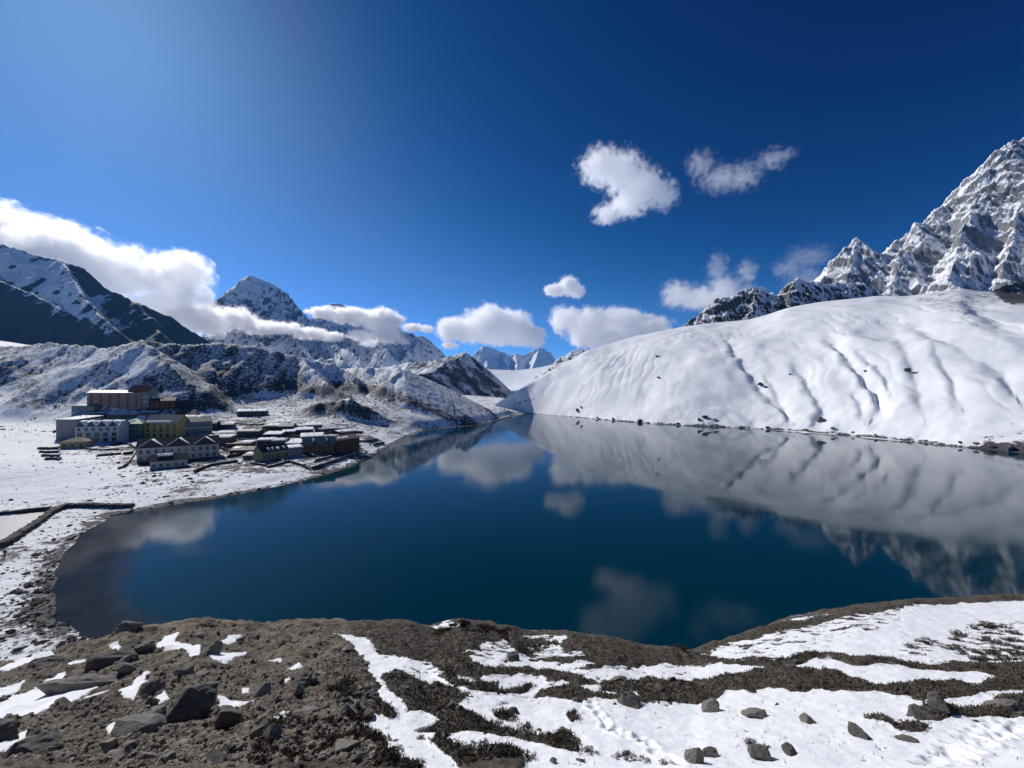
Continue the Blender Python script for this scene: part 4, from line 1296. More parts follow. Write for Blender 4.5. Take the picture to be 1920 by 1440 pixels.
house('lodge', 'long grey lodge under a green roof beside the yellow lodge', (335, 818), (398, 811), 25, 13, 'grey', 'r_green', 3.4, 'gable', (0.0, 0.3, 0.3, 0.9), [(9, 0.12, 1.2, 0.2), (9, 0.62, 1.3, 0.18)], 'cream', bands=1, seed=9, cat='lodge')
house('hut', 'small tan hut with brown hipped roof in front of the white dormer lodge', (112, 841), (160, 840), 12, 9, 'tan', 'r_brown', 2.6, 'hip', None, [(3, 0.3, 0.9, 0.35)], 'wood', seed=10, cat='hut')
house('lodge', 'long white two storey lodge with three snow edged front gables', (256, 866), (408, 857), 27, 12, 'cream', 'r_dark', 4.4, 'gable', None, [(11, 0.10, 1.4, 0.28), (11, 0.56, 1.4, 0.28)], 'trim', gables=3, seed=11, cat='lodge')
house('lodge', 'single storey white wing standing before the three gabled lodge', (281, 881), (349, 875), 15, 8, 'cream', 'r_dark', 2.8, 'gable', (0.2, 0.6, 0.7, 1.0), [(5, 0.22, 1.3, 0.42)], 'trim', seed=12, cat='lodge')
house('lodge', 'tan lodge with a row of narrow windows and snow flecked dark roof', (492, 867), (541, 858), 18, 9, 'tan', 'r_dark', 3.4, 'gable', [(0.25, 0.33, 0.2, 0.5), (0.4, 0.47, 0.2, 0.5), (0.55, 0.68, 0.2, 0.5), (0.8, 0.9, 0.2, 0.5)], [(9, 0.2, 0.8, 0.5)], 'tan', seed=13, cat='lodge')
house('lodge', 'grey stepped house between the tan lodge and the red lodge', (541, 858), (568, 855), 17, 8, 'grey', 'r_dark', 1.0, 'shed', (0.0, 1.0, 0.1, 1.0), [(3, 0.3, 1.0, 0.3)], 'trim', seed=14)
house('lodge', 'red brown two storey lodge with pale windows and teal roof', (568, 853), (628, 851), 20, 11, 'red', 'r_teal', 4.0, 'gable', [(0.3, 0.36, 0.4, 0.75), (0.7, 0.76, 0.4, 0.75)], [(6, 0.14, 1.3, 0.26), (6, 0.58, 1.3, 0.26)], 'tan', seed=15, cat='lodge')
house('lodge', 'brown timber lodge with three long balconies close to the lake', (629, 849), (674, 846), 27, 11, 'wood', 'r_brown', 2.2, 'gable', (0.2, 0.6, 0.2, 0.6), [(6, 0.08, 1.5, 0.14), (6, 0.36, 1.5, 0.14), (6, 0.70, 1.5, 0.14)], 'wood', bands=2, seed=16, cat='lodge')
house('lodge', 'long hut with thick white snow roof above the village', (444, 780), (500, 779), 8, 8, 'stone', 'r_dark', 2.0, 'shed', (0, 1, 0, 1), [(4, 0.25, 0.9, 0.4)], 'timber', seed=17, cat='hut')
# --- small stone huts
for i, (u0, u1, v, h_, st, rf, sn_, txt) in enumerate([
        (166, 195, 786, 9, 'shed', 'r_teal', (0, 1, 0.5, 1), 'low teal roofed shed above the white dormer lodge'),
        (199, 255, 784, 7, 'shed', 'r_dark', (0, 1, 0, 1), 'long low shed with white roof above the grey green lodge'),
        (262, 300, 779, 6, 'shed', 'r_dark', (0, 0.8, 0, 1), 'low snow roofed shed at the foot of the dark wooden lodge'),
        (380, 431, 838, 17, 'shed', 'r_dark', (0, 1, 0.2, 1), 'dark stone hut with white roof right behind the three gabled lodge'),
        (381, 405, 806, 12, 'gable', 'r_dark', (0.4, 1, 0.3, 1), 'small dark hut at the end of the long grey lodge'),
        (410, 437, 804, 8, 'shed', 'r_brown', (0.3, 1, 0.2, 1), 'low brown roofed hut uphill of the white roofed stone hut'),
        (444, 485, 821, 12, 'gable', 'r_dark', (0, 0.8, 0.2, 0.9), 'broad stone hut with half melted snow roof in the village middle'),
        (494, 526, 823, 8, 'shed', 'r_dark', (0, 1, 0, 1), 'narrow stone hut with full snow roof beside the broad stone hut'),
        (522, 549, 811, 12, 'gable', 'r_violet', None, 'stone hut with bare violet blue roof'),
        (530, 553, 818, 8, 'shed', 'r_dark', (0, 1, 0, 1), 'tiny snow roofed hut in front of the violet blue roof'),
        (553, 588, 814, 8, 'shed', 'r_dark', (0, 1, 0, 1), 'long snow roofed hut behind the red brown lodge'),
        (564, 606, 828, 10, 'shed', 'r_dark', (0, 1, 0, 1), 'wide hut with smooth snow roof touching the teal roof'),
        (481, 511, 838, 12, 'shed', 'r_dark', (0, 1, 0.1, 1), 'dark hut with white roof uphill of the tan lodge'),
        (511, 536, 840, 13, 'gable', 'r_brown', (0.1, 0.9, 0.1, 0.9), 'small gabled hut behind the snow flecked roof'),
        (535, 562, 842, 10, 'shed', 'r_dark', (0, 1, 0, 1), 'hut with sloping snow roof above the grey stepped house'),
        (425, 470, 841, 9, 'shed', 'r_brown', (0.5, 1, 0.3, 1), 'low brown hut between the white roofed stone hut and the tan lodge'),
        (430, 480, 853, 9, 'shed', 'r_brown', (0.0, 0.3, 0.3, 1), 'long brown walled byre left of the tan lodge'),
        (492, 524, 806, 7, 'shed', 'r_dark', (0.2, 1, 0.1, 1), 'small hut under scrub at the upper edge of the village'),
        (600, 634, 812, 8, 'gable', 'r_brown', (0.2, 1, 0.2, 1), 'brown gabled hut behind the teal roofed lodge'),
        (640, 668, 816, 7, 'shed', 'r_dark', (0, 1, 0.2, 1), 'small hut with snowy roof just behind the timber lodge'),
        (340, 372, 790, 7, 'shed', 'r_dark', (0, 0.7, 0.2, 1), 'low hut above the long grey lodge'),
        (455, 490, 862, 8, 'shed', 'r_dark', (0.1, 0.9, 0.3, 1), 'flat stone hut in front of the brown walled byre'),
        (405, 440, 822, 9, 'gable', 'r_dark', (0.1, 0.9, 0.2, 1), 'snowy gabled hut uphill of the brown hut'),
        (575, 604, 804, 7, 'shed', 'r_dark', (0.0, 1, 0.0, 1), 'small snow roofed hut highest on the right side of the village'),
        (672, 708, 829, 6, 'shed', 'r_dark', (0.0, 0.5, 0.3, 1), 'low flat hut beyond the timber lodge by the lake')]):
    house('hut', txt, (u0, v), (u1, v - 1 + (i % 3) * 0.5), h_, 7 + (i % 4), 'stone' if i not in (15, 16) else 'wood', rf, 1.0 + 0.5 * (i % 3), st, sn_, [(max(2, (u1 - u0) // 12), 0.3, 0.9, 0.35)], 'timber', frame=False, seed=30 + i, cat='hut')


# --- dry stone walls
def block(bm, c, ex, ey, ez, rnd):
    v = []
    for sz in (-1, 1):
        for sx, sy in ((-1, -1), (1, -1), (1, 1), (-1, 1)):
            j = [rnd.uniform(0.72, 1.05) for _ in range(3)]
            p = c + ex * (sx * j[0]) + ey * (sy * j[1]) + ez * (sz * j[2])
            v.append(bm.verts.new(p))
    for f in ((0, 3, 2, 1), (4, 5, 6, 7), (0, 1, 5, 4), (1, 2, 6, 5), (2, 3, 7, 6), (3, 0, 4, 7)):
        bm.faces.new([v[i] for i in f])


M_WALLSTONE = paint('dry_stone', (0.105, 0.098, 0.092), 0.9, 0.5, 0.35)


def stone_wall(label, pts, height=1.1, width=0.8, step=0.9, seed=0, name='stone_wall', cat='wall', snow=True, group=None):
    rnd = random.Random(seed)
    P3 = [hit(*q) for q in pts]
    root = bpy.data.objects.new(name, None)
    link(root)
    root.location = P3[0]
    tag(root, label, cat, group)
    o0 = Vector(P3[0])
    bm, bs = bmesh.new(), bmesh.new()
    for a, b in zip(P3[:-1], P3[1:]):
        a, b = Vector(a), Vector(b)
        d = b - a
        d.z = 0
        L = d.length
        d.normalize()
        nrm = Vector((-d.y, d.x, 0))
        n = max(1, int(L / step))
        for i in range(n):
            p = a.lerp(b, (i + 0.5) / n)
            g = gz(p.x, p.y)
            for k in range(2):
                hh = height / 2
                c = Vector((p.x, p.y, g - 0.25 + hh * (k + 0.5))) - o0 + nrm * rnd.uniform(-0.15, 0.15) + d * (0.45 * k)
                block(bm, c, d * (L / n * 0.53), nrm * (width / 2 * rnd.uniform(0.8, 1.15)), Vector((0, 0, hh * 0.62 * rnd.uniform(0.85, 1.25))), rnd)
            if snow and rnd.random() < 0.45:
                c = Vector((p.x, p.y, g - 0.25 + height * 1.1)) - o0
                block(bs, c, d * (L / n * 0.5), nrm * (width / 2 * 0.8), Vector((0, 0, 0.09)), rnd)
    bm_obj('stones', bm, M_WALLSTONE, root)['kind'] = 'stuff'
    if snow:
        bm_obj('snow_cap', bs, VM['snow'], root)
    else:
        bs.free()
    return root


stone_wall('long dark stone wall along the lake below the timber lodge', [(584, 880), (610, 872), (640, 862), (672, 849)], 1.6, 1.0, seed=1)
stone_wall('stone wall running towards the lake in front of the tan lodge', [(446, 866), (420, 870), (395, 874), (365, 886)], 1.5, 1.0, seed=2)
stone_wall('stone wall of the square field below the tan lodge', [(541, 866), (560, 872), (580, 881)], 1.3, 0.9, seed=3)
stone_wall('stone wall crossing between the field and the lake path', [(500, 878), (522, 872), (541, 866)], 1.2, 0.9, seed=4)
stone_wall('zigzag stone wall climbing beside the three gabled lodge', [(224, 829), (240, 833), (256, 842), (250, 856), (238, 872), (222, 880)], 1.2, 0.8, seed=5)
stone_wall('stone wall on the terrace in front of the white dormer lodge', [(162, 842), (190, 845), (222, 843)], 1.0, 0.8, seed=6)
for i, (v, ua, ub) in enumerate(((842, 70, 110), (849, 74, 110), (856, 78, 112), (862, 84, 114))):
    stone_wall(('uppermost', 'second', 'third', 'lowest')[i] + ' stone terrace riser left of the tan hut', [(ua, v), ((ua + ub) / 2, v + 0.6), (ub, v)], 1.5, 1.2, 1.0, seed=10 + i, name='terrace_wall', group='terrace risers left of the tan hut')
stone_wall('rubble causeway of dark stones bordering the frozen pond', [(250, 951), (205, 951), (160, 950), (122, 951), (98, 962), (80, 976), (60, 990), (40, 1003), (20, 1016), (2, 1026)], 1.5, 2.4, 0.8, seed=20, name='stone_causeway', cat='causeway', snow=False)
stone_wall('low line of dark stones behind the frozen pond', [(-20, 967), (20, 963), (60, 958), (92, 955)], 1.2, 1.6, 0.9, seed=21, snow=False)
stone_wall('field wall under the scrub right of the yellow lodge', [(330, 780), (360, 783), (400, 792), (440, 795)], 1.0, 0.8, seed=22)
stone_wall('field wall between the white roofed long hut and the violet blue roof', [(420, 792), (470, 797), (520, 797), (560, 800)], 1.0, 0.8, seed=23)
stone_wall('field wall on the flat beyond the timber lodge', [(676, 822), (700, 823), (715, 828)], 1.0, 0.9, seed=24)


_rw = random.Random(3)
for i, (ua, va, ub, vb) in enumerate([(410, 812, 445, 808), (428, 846, 470, 842), (445, 826, 480, 824), (470, 812, 500, 808), (505, 830, 540, 826), (540, 820, 575, 818), (590, 815, 625, 812), (600, 806, 640, 806), (640, 808, 680, 812), (560, 846, 590, 858), (470, 870, 500, 874), (425, 858, 455, 852),
                                      (350, 800, 385, 796), (330, 790, 360, 788), (180, 793, 225, 790), (120, 800, 100, 812), (110, 790, 150, 788), (700, 836, 720, 832), (510, 856, 535, 868), (590, 866, 620, 858), (230, 852, 255, 848), (180, 856, 225, 852), (645, 858, 675, 852), (395, 834, 425, 846)]):
    stone_wall('short dry stone wall dividing the yards between the village houses', [(ua, va), ((ua + ub) / 2, (va + vb) / 2 + _rw.uniform(-1, 1)), (ub, vb)], _rw.uniform(1.2, 1.9), 0.9, 0.9, seed=100 + i, group='yard walls between the village houses')


# --- two walkers on the causeway
def skin_person(label, u, v, yaw, coat, legs, stride=0.18, arm=0.2):
    P0 = hit(u, v)
    root = bpy.data.objects.new('person', None)
    link(root)
    root.location = (P0[0], P0[1], P0[2] + 0.02)
    root.rotation_euler = (0, 0, yaw)
    tag(root, label, 'person', 'walkers by the frozen pond')

    def skinned(name, verts, edges, radii, mat, parent):
        me = bpy.data.meshes.new(name)
        me.from_pydata(verts, edges, [])
        o = bpy.data.objects.new(name, me)
        link(o)
        md = o.modifiers.new('s', 'SKIN')
        for i, r_ in enumerate(radii):
            me.skin_vertices[0].data[i].radius = (r_, r_)
        me.skin_vertices[0].data[0].use_root = True
        o.modifiers.new('u', 'SUBSURF').levels = 1
        dg = bpy.context.evaluated_depsgraph_get()
        m2 = bpy.data.meshes.new_from_object(o.evaluated_get(dg))
        o.modifiers.clear()
        o.data = m2
        m2.materials.clear()
        m2.materials.append(mat)
        m2.name = name
        m2.polygons.foreach_set('use_smooth', [True] * len(m2.polygons))
        o.parent = parent
        return o
    s = stride
    verts = [(0, 0, 0.95), (0, 0, 1.15), (0, 0.02, 1.38), (0, 0.03, 1.5), (0, 0.05, 1.62), (0, 0.06, 1.72),
             (-0.10, 0, 0.90), (-0.11, s * 0.6, 0.50), (-0.11, s, 0.08), (-0.11, s + 0.16, 0.04),
             (0.10, 0, 0.90), (0.11, -s * 0.3, 0.50), (0.11, -s, 0.10), (0.11, -s + 0.15, 0.04),
             (-0.19, 0.0, 1.40), (-0.25, -arm * 0.4, 1.13), (-0.25, arm * 0.2, 0.90), (-0.25, arm * 0.3, 0.80),
             (0.19, 0.0, 1.40), (0.25, arm * 0.3, 1.13), (0.25, arm * 0.9, 0.93), (0.25, arm * 1.15, 0.84)]
    edges = [(0, 1), (1, 2), (2, 3), (3, 4), (4, 5), (0, 6), (6, 7), (7, 8), (8, 9), (0, 10), (10, 11), (11, 12), (12, 13), (2, 14), (14, 15), (15, 16), (16, 17), (2, 18), (18, 19), (19, 20), (20, 21)]
    radii = [0.15, 0.15, 0.17, 0.07, 0.10, 0.085, 0.11, 0.075, 0.055, 0.05, 0.11, 0.075, 0.055, 0.05, 0.08, 0.06, 0.045, 0.04, 0.08, 0.06, 0.045, 0.04]
    body = skinned('body', verts, edges, radii, legs, root)
    skinned('jacket', [(0, 0, 0.88), (0, 0, 1.15), (0, 0.02, 1.40), (0, 0.03, 1.48), (-0.20, 0.0, 1.40), (-0.26, -arm * 0.4, 1.13), (-0.26, arm * 0.2, 0.92), (0.20, 0.0, 1.40), (0.26, arm * 0.3, 1.13), (0.26, arm * 0.9, 0.95)],
            [(0, 1), (1, 2), (2, 3), (2, 4), (4, 5), (5, 6), (2, 7), (7, 8), (8, 9)], [0.19, 0.185, 0.20, 0.10, 0.10, 0.075, 0.06, 0.10, 0.075, 0.06], coat, root)
    skinned('hat', [(0, 0.05, 1.68), (0, 0.05, 1.75)], [(0, 1)], [0.115, 0.08], coat, root)
    b_ = bmesh.new()
    box_bm(b_, -0.16, 0.16, -0.40, -0.17, 1.0, 1.48)
    bm_obj('backpack', b_, legs, root, 0.05)
    return root


_c1, _c2 = paint('coat_black', (0.018, 0.018, 0.022)), paint('coat_navy', (0.02, 0.025, 0.05))
_l1 = paint('trousers_dark', (0.022, 0.02, 0.02))
skin_person('walker in dark coat with backpack on the stone causeway', 24, 1018, 1.1, _c1, _l1)
skin_person('walker in dark blue coat on snow beside the causeway end', 9, 1043, 0.9, _c2, _l1, 0.14, 0.15)
# ------------------------------------------------------------------ stones and shrubs
def rock_mesh(name, seed, mat, cuts=2, npts=16, flat_=0.7, rough=0.05):
    """angular stone: hull of random points, then roughened faces"""
    rnd = random.Random(seed)
    bm = bmesh.new()
    for _ in range(npts):
        d = Vector((rnd.gauss(0, 1), rnd.gauss(0, 1), rnd.gauss(0, 1))).normalized()
        m = max(abs(d.x), abs(d.y), abs(d.z))
        d *= (0.45 / m + 0.55) * rnd.uniform(0.82, 1.0)
        bm.verts.new((d.x, d.y * 0.85, d.z * flat_))
    bmesh.ops.convex_hull(bm, input=list(bm.verts))
    loose = [v for v in bm.verts if not v.link_faces]
    bmesh.ops.delete(bm, geom=loose, context='VERTS')
    bmesh.ops.bevel(bm, geom=list(bm.edges), offset=0.035, segments=1, affect='EDGES', clamp_overlap=True)
    bmesh.ops.triangulate(bm, faces=list(bm.faces))
    for _ in range(cuts):
        bmesh.ops.subdivide_edges(bm, edges=[e for e in bm.edges if e.calc_length() > 0.22], cuts=1, use_grid_fill=True)
        bmesh.ops.triangulate(bm, faces=list(bm.faces))
    bm.normal_update()
    co = np.array([v.co for v in bm.verts])
    off = rnd.uniform(0, 50)
    n1 = fbm(co[:, 0] * 2.2 + off, co[:, 1] * 2.2 + co[:, 2] * 3.1, 5, 400 + seed, gain=0.65)
    lay = np.sin((co[:, 2] + 0.25 * co[:, 0]) * 22 + 3 * n1)
    for i, v in enumerate(bm.verts):
        v.co += v.normal * (rough * float(n1[i]) * 1.6 + 0.012 * float(lay[i]))
    zmin = min(v.co.z for v in bm.verts)
    mx = max(max(abs(v.co.x) for v in bm.verts), 1e-3)
    for v in bm.verts:
        v.co.z -= zmin * 0.55                                       # sunk: origin at the ground line
        v.co /= mx
    me = bpy.data.meshes.new(name)
    bm.to_mesh(me)
    bm.free()
    me.materials.append(mat)
    return me


def rock_mat(name, a, b, scale=3.0, top=0.0):
    t = NT(name)
    p = t.obj()
    rnd_ = t.n('ShaderNodeObjectInfo').outputs['Random']
    p2 = t.vmath('ADD', p, t.n('ShaderNodeObjectInfo').outputs['Location'])
    c = t.mix(t.ramp(t.noise(p2, scale, 8, 0.65), 0.3, 0.72), a, b)
    c = t.mix(t.math('MULTIPLY', t.ramp(t.noise(p2, scale * 3.5, 5, 0.7), 0.55, 0.75), 0.6), c, tuple(x * 1.7 for x in b))
    c = t.mix(t.math('MULTIPLY', rnd_, 0.35), c, tuple(x * 0.55 for x in a))
    sp = t.noise(t.scale(p2, (1, 1, 4)), scale * 2, 8, 0.7)
    return t.done(t.bsdf(c, 0.85, t.bump(sp, 0.08, 0.8), 0.25))


M_STONE = rock_mat('grey_stone', (0.18, 0.168, 0.152), (0.31, 0.29, 0.255))
M_STONED = rock_mat('dark_stone', (0.11, 0.105, 0.098), (0.21, 0.198, 0.182))
M_PALE = rock_mat('pale_stone', (0.23, 0.21, 0.18), (0.36, 0.33, 0.285))
ROCKS = [rock_mesh('stone', 10 + i, (M_STONE, M_STONE, M_STONED, M_PALE)[i % 4], 2, 11 + i % 5, (0.55, 0.75, 0.42, 0.5)[i % 4]) for i in range(8)]
RDARK = [rock_mesh('stone', 40 + i, M_STONED, 2, 13, (0.6, 0.45, 0.7, 0.5)[i % 4]) for i in range(4)]
BIG = [rock_mesh('boulder', 60 + i, M_STONED if i % 2 else M_STONE, 3, 17, (0.8, 0.9, 0.42, 0.6)[i % 4], 0.06) for i in range(6)]
_rr = random.Random(11)


def put(name, me, u, v, wpx, label, cat, group=None, yaw=None, tilt=0.15, zs=1.0, ys=1.0, sink=0.18):
    x, y = fg_xy(u, v)
    z, _ = fg_z(x, y)
    s = wpx / 2.0 * y / F
    o = bpy.data.objects.new(name, me)
    link(o)
    o.location = (x, y, z - sink * s)
    o.scale = (s, s * ys, s * zs)
    # lean with the slope, which falls away from the camera
    ry = _rr.uniform(0, 6.28) if yaw is None else yaw
    R = Matrix.Rotation(-0.42, 3, 'X') @ Matrix.Rotation(ry, 3, 'Z') @ Euler((_rr.uniform(-tilt, tilt), _rr.uniform(-tilt, tilt), 0)).to_matrix()
    o.rotation_euler = R.to_euler()
    return tag(o, label, cat, group)


# large ones that can be told apart
put('boulder', BIG[1], 352, 1352, 76, 'large dark cube like boulder casting a black shadow', 'boulder', yaw=0.4, zs=1.15, tilt=0.05)
put('boulder', BIG[3], 290, 1302, 42, 'grey boulder just uphill of the dark cube like boulder', 'boulder', yaw=1.2, zs=1.0)
put('boulder', BIG[2], 262, 1372, 96, 'broad layered slab of grey rock beside the dark cube like boulder', 'boulder', yaw=-0.5, zs=0.9)
put('boulder', BIG[5], 428, 1366, 62, 'rounded dark boulder with a snow patch above it', 'boulder', yaw=2.0)
put('boulder', BIG[1], 6, 1392, 54, 'black boulder cut by the left end of the long snow tongue', 'boulder', yaw=2.4, zs=1.1)
put('boulder', BIG[3], 62, 1420, 84, 'wide brown grey boulder below the long snow tongue', 'boulder', yaw=0.9, zs=0.8)
put('boulder', BIG[0], 268, 1222, 32, 'smooth pale grey boulder at the edge of an upper snow patch', 'boulder', yaw=0.2)
put('boulder', BIG[4], 232, 1190, 46, 'dark boulder carrying a cap of snow above the lake', 'boulder', yaw=0.6, zs=0.8)
put('boulder', BIG[2], 155, 1290, 150, 'long dark rock ledge slanting along the snow tongue', 'boulder', yaw=0.55, ys=0.5, zs=0.7, sink=0.30)
put('boulder', BIG[5], 205, 1250, 80, 'dark flat ledge at the upper end of the snow tongue', 'boulder', yaw=0.5, ys=0.5, zs=0.6)
put('boulder', BIG[3], 76, 1254, 66, 'low dark hump of rock between two strips of snow', 'boulder', yaw=0.2, ys=0.6, zs=0.7)
put('boulder', BIG[2], 575, 1340, 54, 'tilted flat slab overhanging a dark hollow', 'boulder', yaw=-0.4, zs=0.8)
put('boulder', BIG[0], 562, 1290, 44, 'pale angular boulder above the tilted flat slab', 'boulder', yaw=1.1)
put('boulder', BIG[4], 397, 1227, 38, 'dark boulder between two upper snow patches', 'boulder', yaw=1.7)
put('boulder', BIG[3], 1187, 1330, 50, 'split grey boulder at the lower edge of a turf band', 'boulder', yaw=0.3)
put('boulder', BIG[5], 1612, 1384, 42, 'rounded dark boulder alone on the clean snow', 'boulder', yaw=0.8, zs=0.9)
put('boulder', BIG[4], 1336, 1336, 36, 'pointed dark stone standing in snow under the turf band', 'boulder', yaw=0.5)
put('boulder', BIG[2], 1415, 1348, 46, 'low dark slab lying in snow right of the pointed stone', 'boulder', yaw=0.1, zs=0.9)
put('boulder', BIG[0], 1518, 1360, 28, 'flat little boulder half buried in open snow', 'boulder', yaw=1.9)
put('boulder', BIG[1], 1427, 1425, 38, 'craggy dark boulder topped with brown shrub twigs', 'boulder', yaw=2.9)
put('boulder', BIG[3], 1338, 1422, 44, 'wide flat dark stone near the craggy boulder', 'boulder', yaw=0.4, zs=0.7)
put('boulder', BIG[4], 1306, 1436, 38, 'dark stone below the wide flat stone', 'boulder', yaw=1.4)
put('boulder', BIG[5], 1482, 1418, 30, 'ragged dark stone right of the craggy boulder', 'boulder', yaw=0.4)
put('boulder', BIG[2], 1702, 1394, 36, 'narrow tilted slab beside the footprints', 'boulder', yaw=-0.7, ys=0.5)
put('boulder', BIG[1], 1765, 1342, 40, 'pale cracked boulder in the rock band by the footprints', 'boulder', yaw=0.7)
put('boulder', BIG[3], 1735, 1348, 44, 'dark boulder at the left end of the rock band', 'boulder', yaw=0.3)
put('boulder', BIG[2], 1885, 1334, 74, 'large dark hump closing the rock band', 'boulder', yaw=0.2, ys=0.6, zs=0.7)
put('boulder', BIG[0], 688, 1350, 26, 'square dark stone at the rim of the snow gully', 'boulder', yaw=0.0)
put('boulder', BIG[3], 700, 1322, 38, 'round grey boulder above the square stone', 'boulder', yaw=0.9)
put('boulder', BIG[5], 962, 1240, 26, 'grey knob of rock poking from an upper snow patch', 'boulder', yaw=0.3)
put('boulder', BIG[2], 1160, 1285, 34, 'grey block at the brink of a turf band', 'boulder', yaw=0.5)

# many alike
_n = 0
while _n < 240:
    u, v = _rr.uniform(-20, 690), 1176 + 264 * _rr.random() ** 0.8
    x, y = fg_xy(u, v)
    z, s_ = fg_z(x, y)
    se_ = float(fg_p(np.array(float(u)))[0])
    if s_ > 0.5 or (v - HV) / F < se_ + 0.008:
        continue
    w = min(_rr.paretovariate(1.9) * 9.5, 44) * (0.65 + 0.6 * (v - 1170) / 270)
    i_ = _rr.randrange(8)
    zone = ('on the crest of the brown slope above the lake' if v < 1215 else 'among the upper snow patches of the brown slope' if v < 1265 else 'beside the long snow tongue' if u < 215 else 'near the dark cube like boulder' if u < 470 and v < 1390 else 'by the bush thicket' if u >= 430 else 'on bare dirt below the snow tongue' if v > 1380 else 'on the rocky rim')
    lab = ('small ' if w < 13 else 'middling ' if w < 19 else 'large ') + ('grey blocky', 'grey upright', 'dark flat', 'pale flat')[i_ % 4] + ' stone ' + zone
    put('stone', ROCKS[i_], u, v, w, lab, 'stone', 'stones on the bare brown slope', tilt=0.5, ys=_rr.uniform(0.6, 1.1), zs=_rr.uniform(0.7, 1.2))
    _n += 1
_n = 0
while _n < 90:
    u, v = _rr.uniform(640, 1930), 1185 + 255 * _rr.random() ** 0.8
    x, y = fg_xy(u, v)
    z, s_ = fg_z(x, y)
    se_ = float(fg_p(np.array(float(u)))[0])
    if s_ > 0.75 or (v - HV) / F < se_ + 0.008:
        if not (s_ > 0.75 and _rr.random() < 0.10):
            continue
    w = min(_rr.paretovariate(2.2) * 9.0, 26)
    put('stone', RDARK[_rr.randrange(4)], u, v, w, ('small' if w < 12 else 'larger') + ' dark stone ' + ('on the turf rim over the lake' if v < 1225 else 'in the upper turf bands' if v < 1290 else 'in the middle turf bands' if v < 1350 else 'in the lowest snow and turf') + (' near the snow gully' if u < 900 else ' near the split grey boulder' if u < 1300 else ' near the footprints' if u > 1650 and v > 1300 else ' under the snowy right shoulder' if u > 1500 else ' in the hollow'), 'stone', 'stones among snow and turf', tilt=0.4, ys=_rr.uniform(0.6, 1.1), zs=_rr.uniform(0.7, 1.2))
    _n += 1

# ---- shrubs: dwarf heath with many small leaves
def shrub_mesh(seed, n=520, spread=1.0, high=0.6, leaf=0.10):
    rg = np.random.default_rng(seed)
    V, T = [], []
    nst = 16
    stems = []
    for i in range(nst):
        a = rg.uniform(0, 2 * math.pi)
        r_ = spread * math.sqrt(rg.uniform(0.02, 1.0))
        tip = np.array([r_ * math.cos(a), r_ * math.sin(a), high * (1.0 - 0.55 * (r_ / spread) ** 2) * rg.uniform(0.65, 1.15)])
        base = np.array([tip[0] * 0.35, tip[1] * 0.35, -0.08])
        stems.append((base, tip))
        w = 0.018
        d = tip - base
        s = np.cross(d, [0.3, 0.2, 1.0])
        s = s / (np.linalg.norm(s) + 1e-9) * w
        s2 = np.cross(d, s)
        s2 = s2 / (np.linalg.norm(s2) + 1e-9) * w
        k = len(V)
        V += [base + s, base - s * 0.5 + s2, base - s * 0.5 - s2, tip]
        T += [(k, k + 1, k + 3), (k + 1, k + 2, k + 3), (k + 2, k, k + 3)]
    for i in range(n):
        b, t_ = stems[rg.integers(nst)]
        f_ = rg.uniform(0.35, 1.05)
        c = b + (t_ - b) * f_ + rg.normal(0, 0.09 * spread, 3) * np.array([1, 1, 0.7])
        c[2] = max(c[2], -0.03)
        d1 = rg.normal(0, 1, 3) + np.array([0, 0, 0.8])
        d1 /= np.linalg.norm(d1)
        d2 = np.cross(d1, rg.normal(0, 1, 3))
        d2 /= np.linalg.norm(d2) + 1e-9
        L = leaf * rg.uniform(0.6, 1.4)
        k = len(V)
        V += [c - d2 * L * 0.35, c + d2 * L * 0.35, c + d1 * L]
        T += [(k, k + 1, k + 2)]
    return V, T


def leaf_mat(name, a, b):
    t = NT(name)
    p2 = t.vmath('ADD', t.obj(), t.n('ShaderNodeObjectInfo').outputs['Location'])
    c = t.mix(t.ramp(t.noise(p2, 4.0, 4), 0.35, 0.68), a, b)
    return t.done(t.bsdf(c, 0.8, None, 0.15))


M_SHR = leaf_mat('shrub_red_brown', (0.052, 0.030, 0.024), (0.085, 0.055, 0.038))
M_SHG = leaf_mat('shrub_grey_brown', (0.055, 0.048, 0.040), (0.10, 0.085, 0.066))
SHR = []
for i in range(6):
    V, T = shrub_mesh(500 + i, 560, 1.0, (0.55, 0.75, 0.45)[i % 3], 0.12)
    me = tri_mesh('shrub', V, T)
    me.materials.append(M_SHR if i < 3 else M_SHG)
    SHR.append(me)


def shrub(u, v, w, kind, label, group):
    if group:
        size = 'tiny ' if w < 24 else 'small ' if w < 30 else 'middling ' if w < 38 else 'broad ' if w < 45 else 'widest '
        if 'thicket' in group:
            where = ', beside the tilted flat slab' if v < 1375 and u > 540 else ', at its dirt edge' if u < 530 else ', under the square dark stone' if u > 620 else ', in the thick of it'
        elif 'rim' in group:
            where = ', above the round grey boulder' if v < 1310 else ', round the square dark stone' if v < 1360 else ', near its lower end'
        elif 'crest' in group:
            where = ', next to the snow on the crest' if u < 850 else ', at the crest top' if u < 900 else ', where the crest dips'
        elif 'shoulder' in group:
            where = ', low on the shoulder' if v > 1215 else ', on the upper shoulder' if v < 1190 else ', in mid shoulder'
            where += ', reddish' if kind == 'red' else ', greyish'
        else:
            where = ', by the snow gully' if u < 880 else ', near the footprint trail' if u > 1100 and v > 1380 and u < 1260 else ', by the craggy boulder' if u > 1390 and v > 1380 else ', on a turf band end' if v < 1305 else ', under the turf bands' if v < 1390 else ', in the lowest snow'
        label = size + label + where
    return put('shrub', SHR[(0 if kind == 'red' else 3) + _rr.randrange(3)], u, v, w, label, 'shrub', group, tilt=0.1, zs=_rr.uniform(0.8, 1.2))


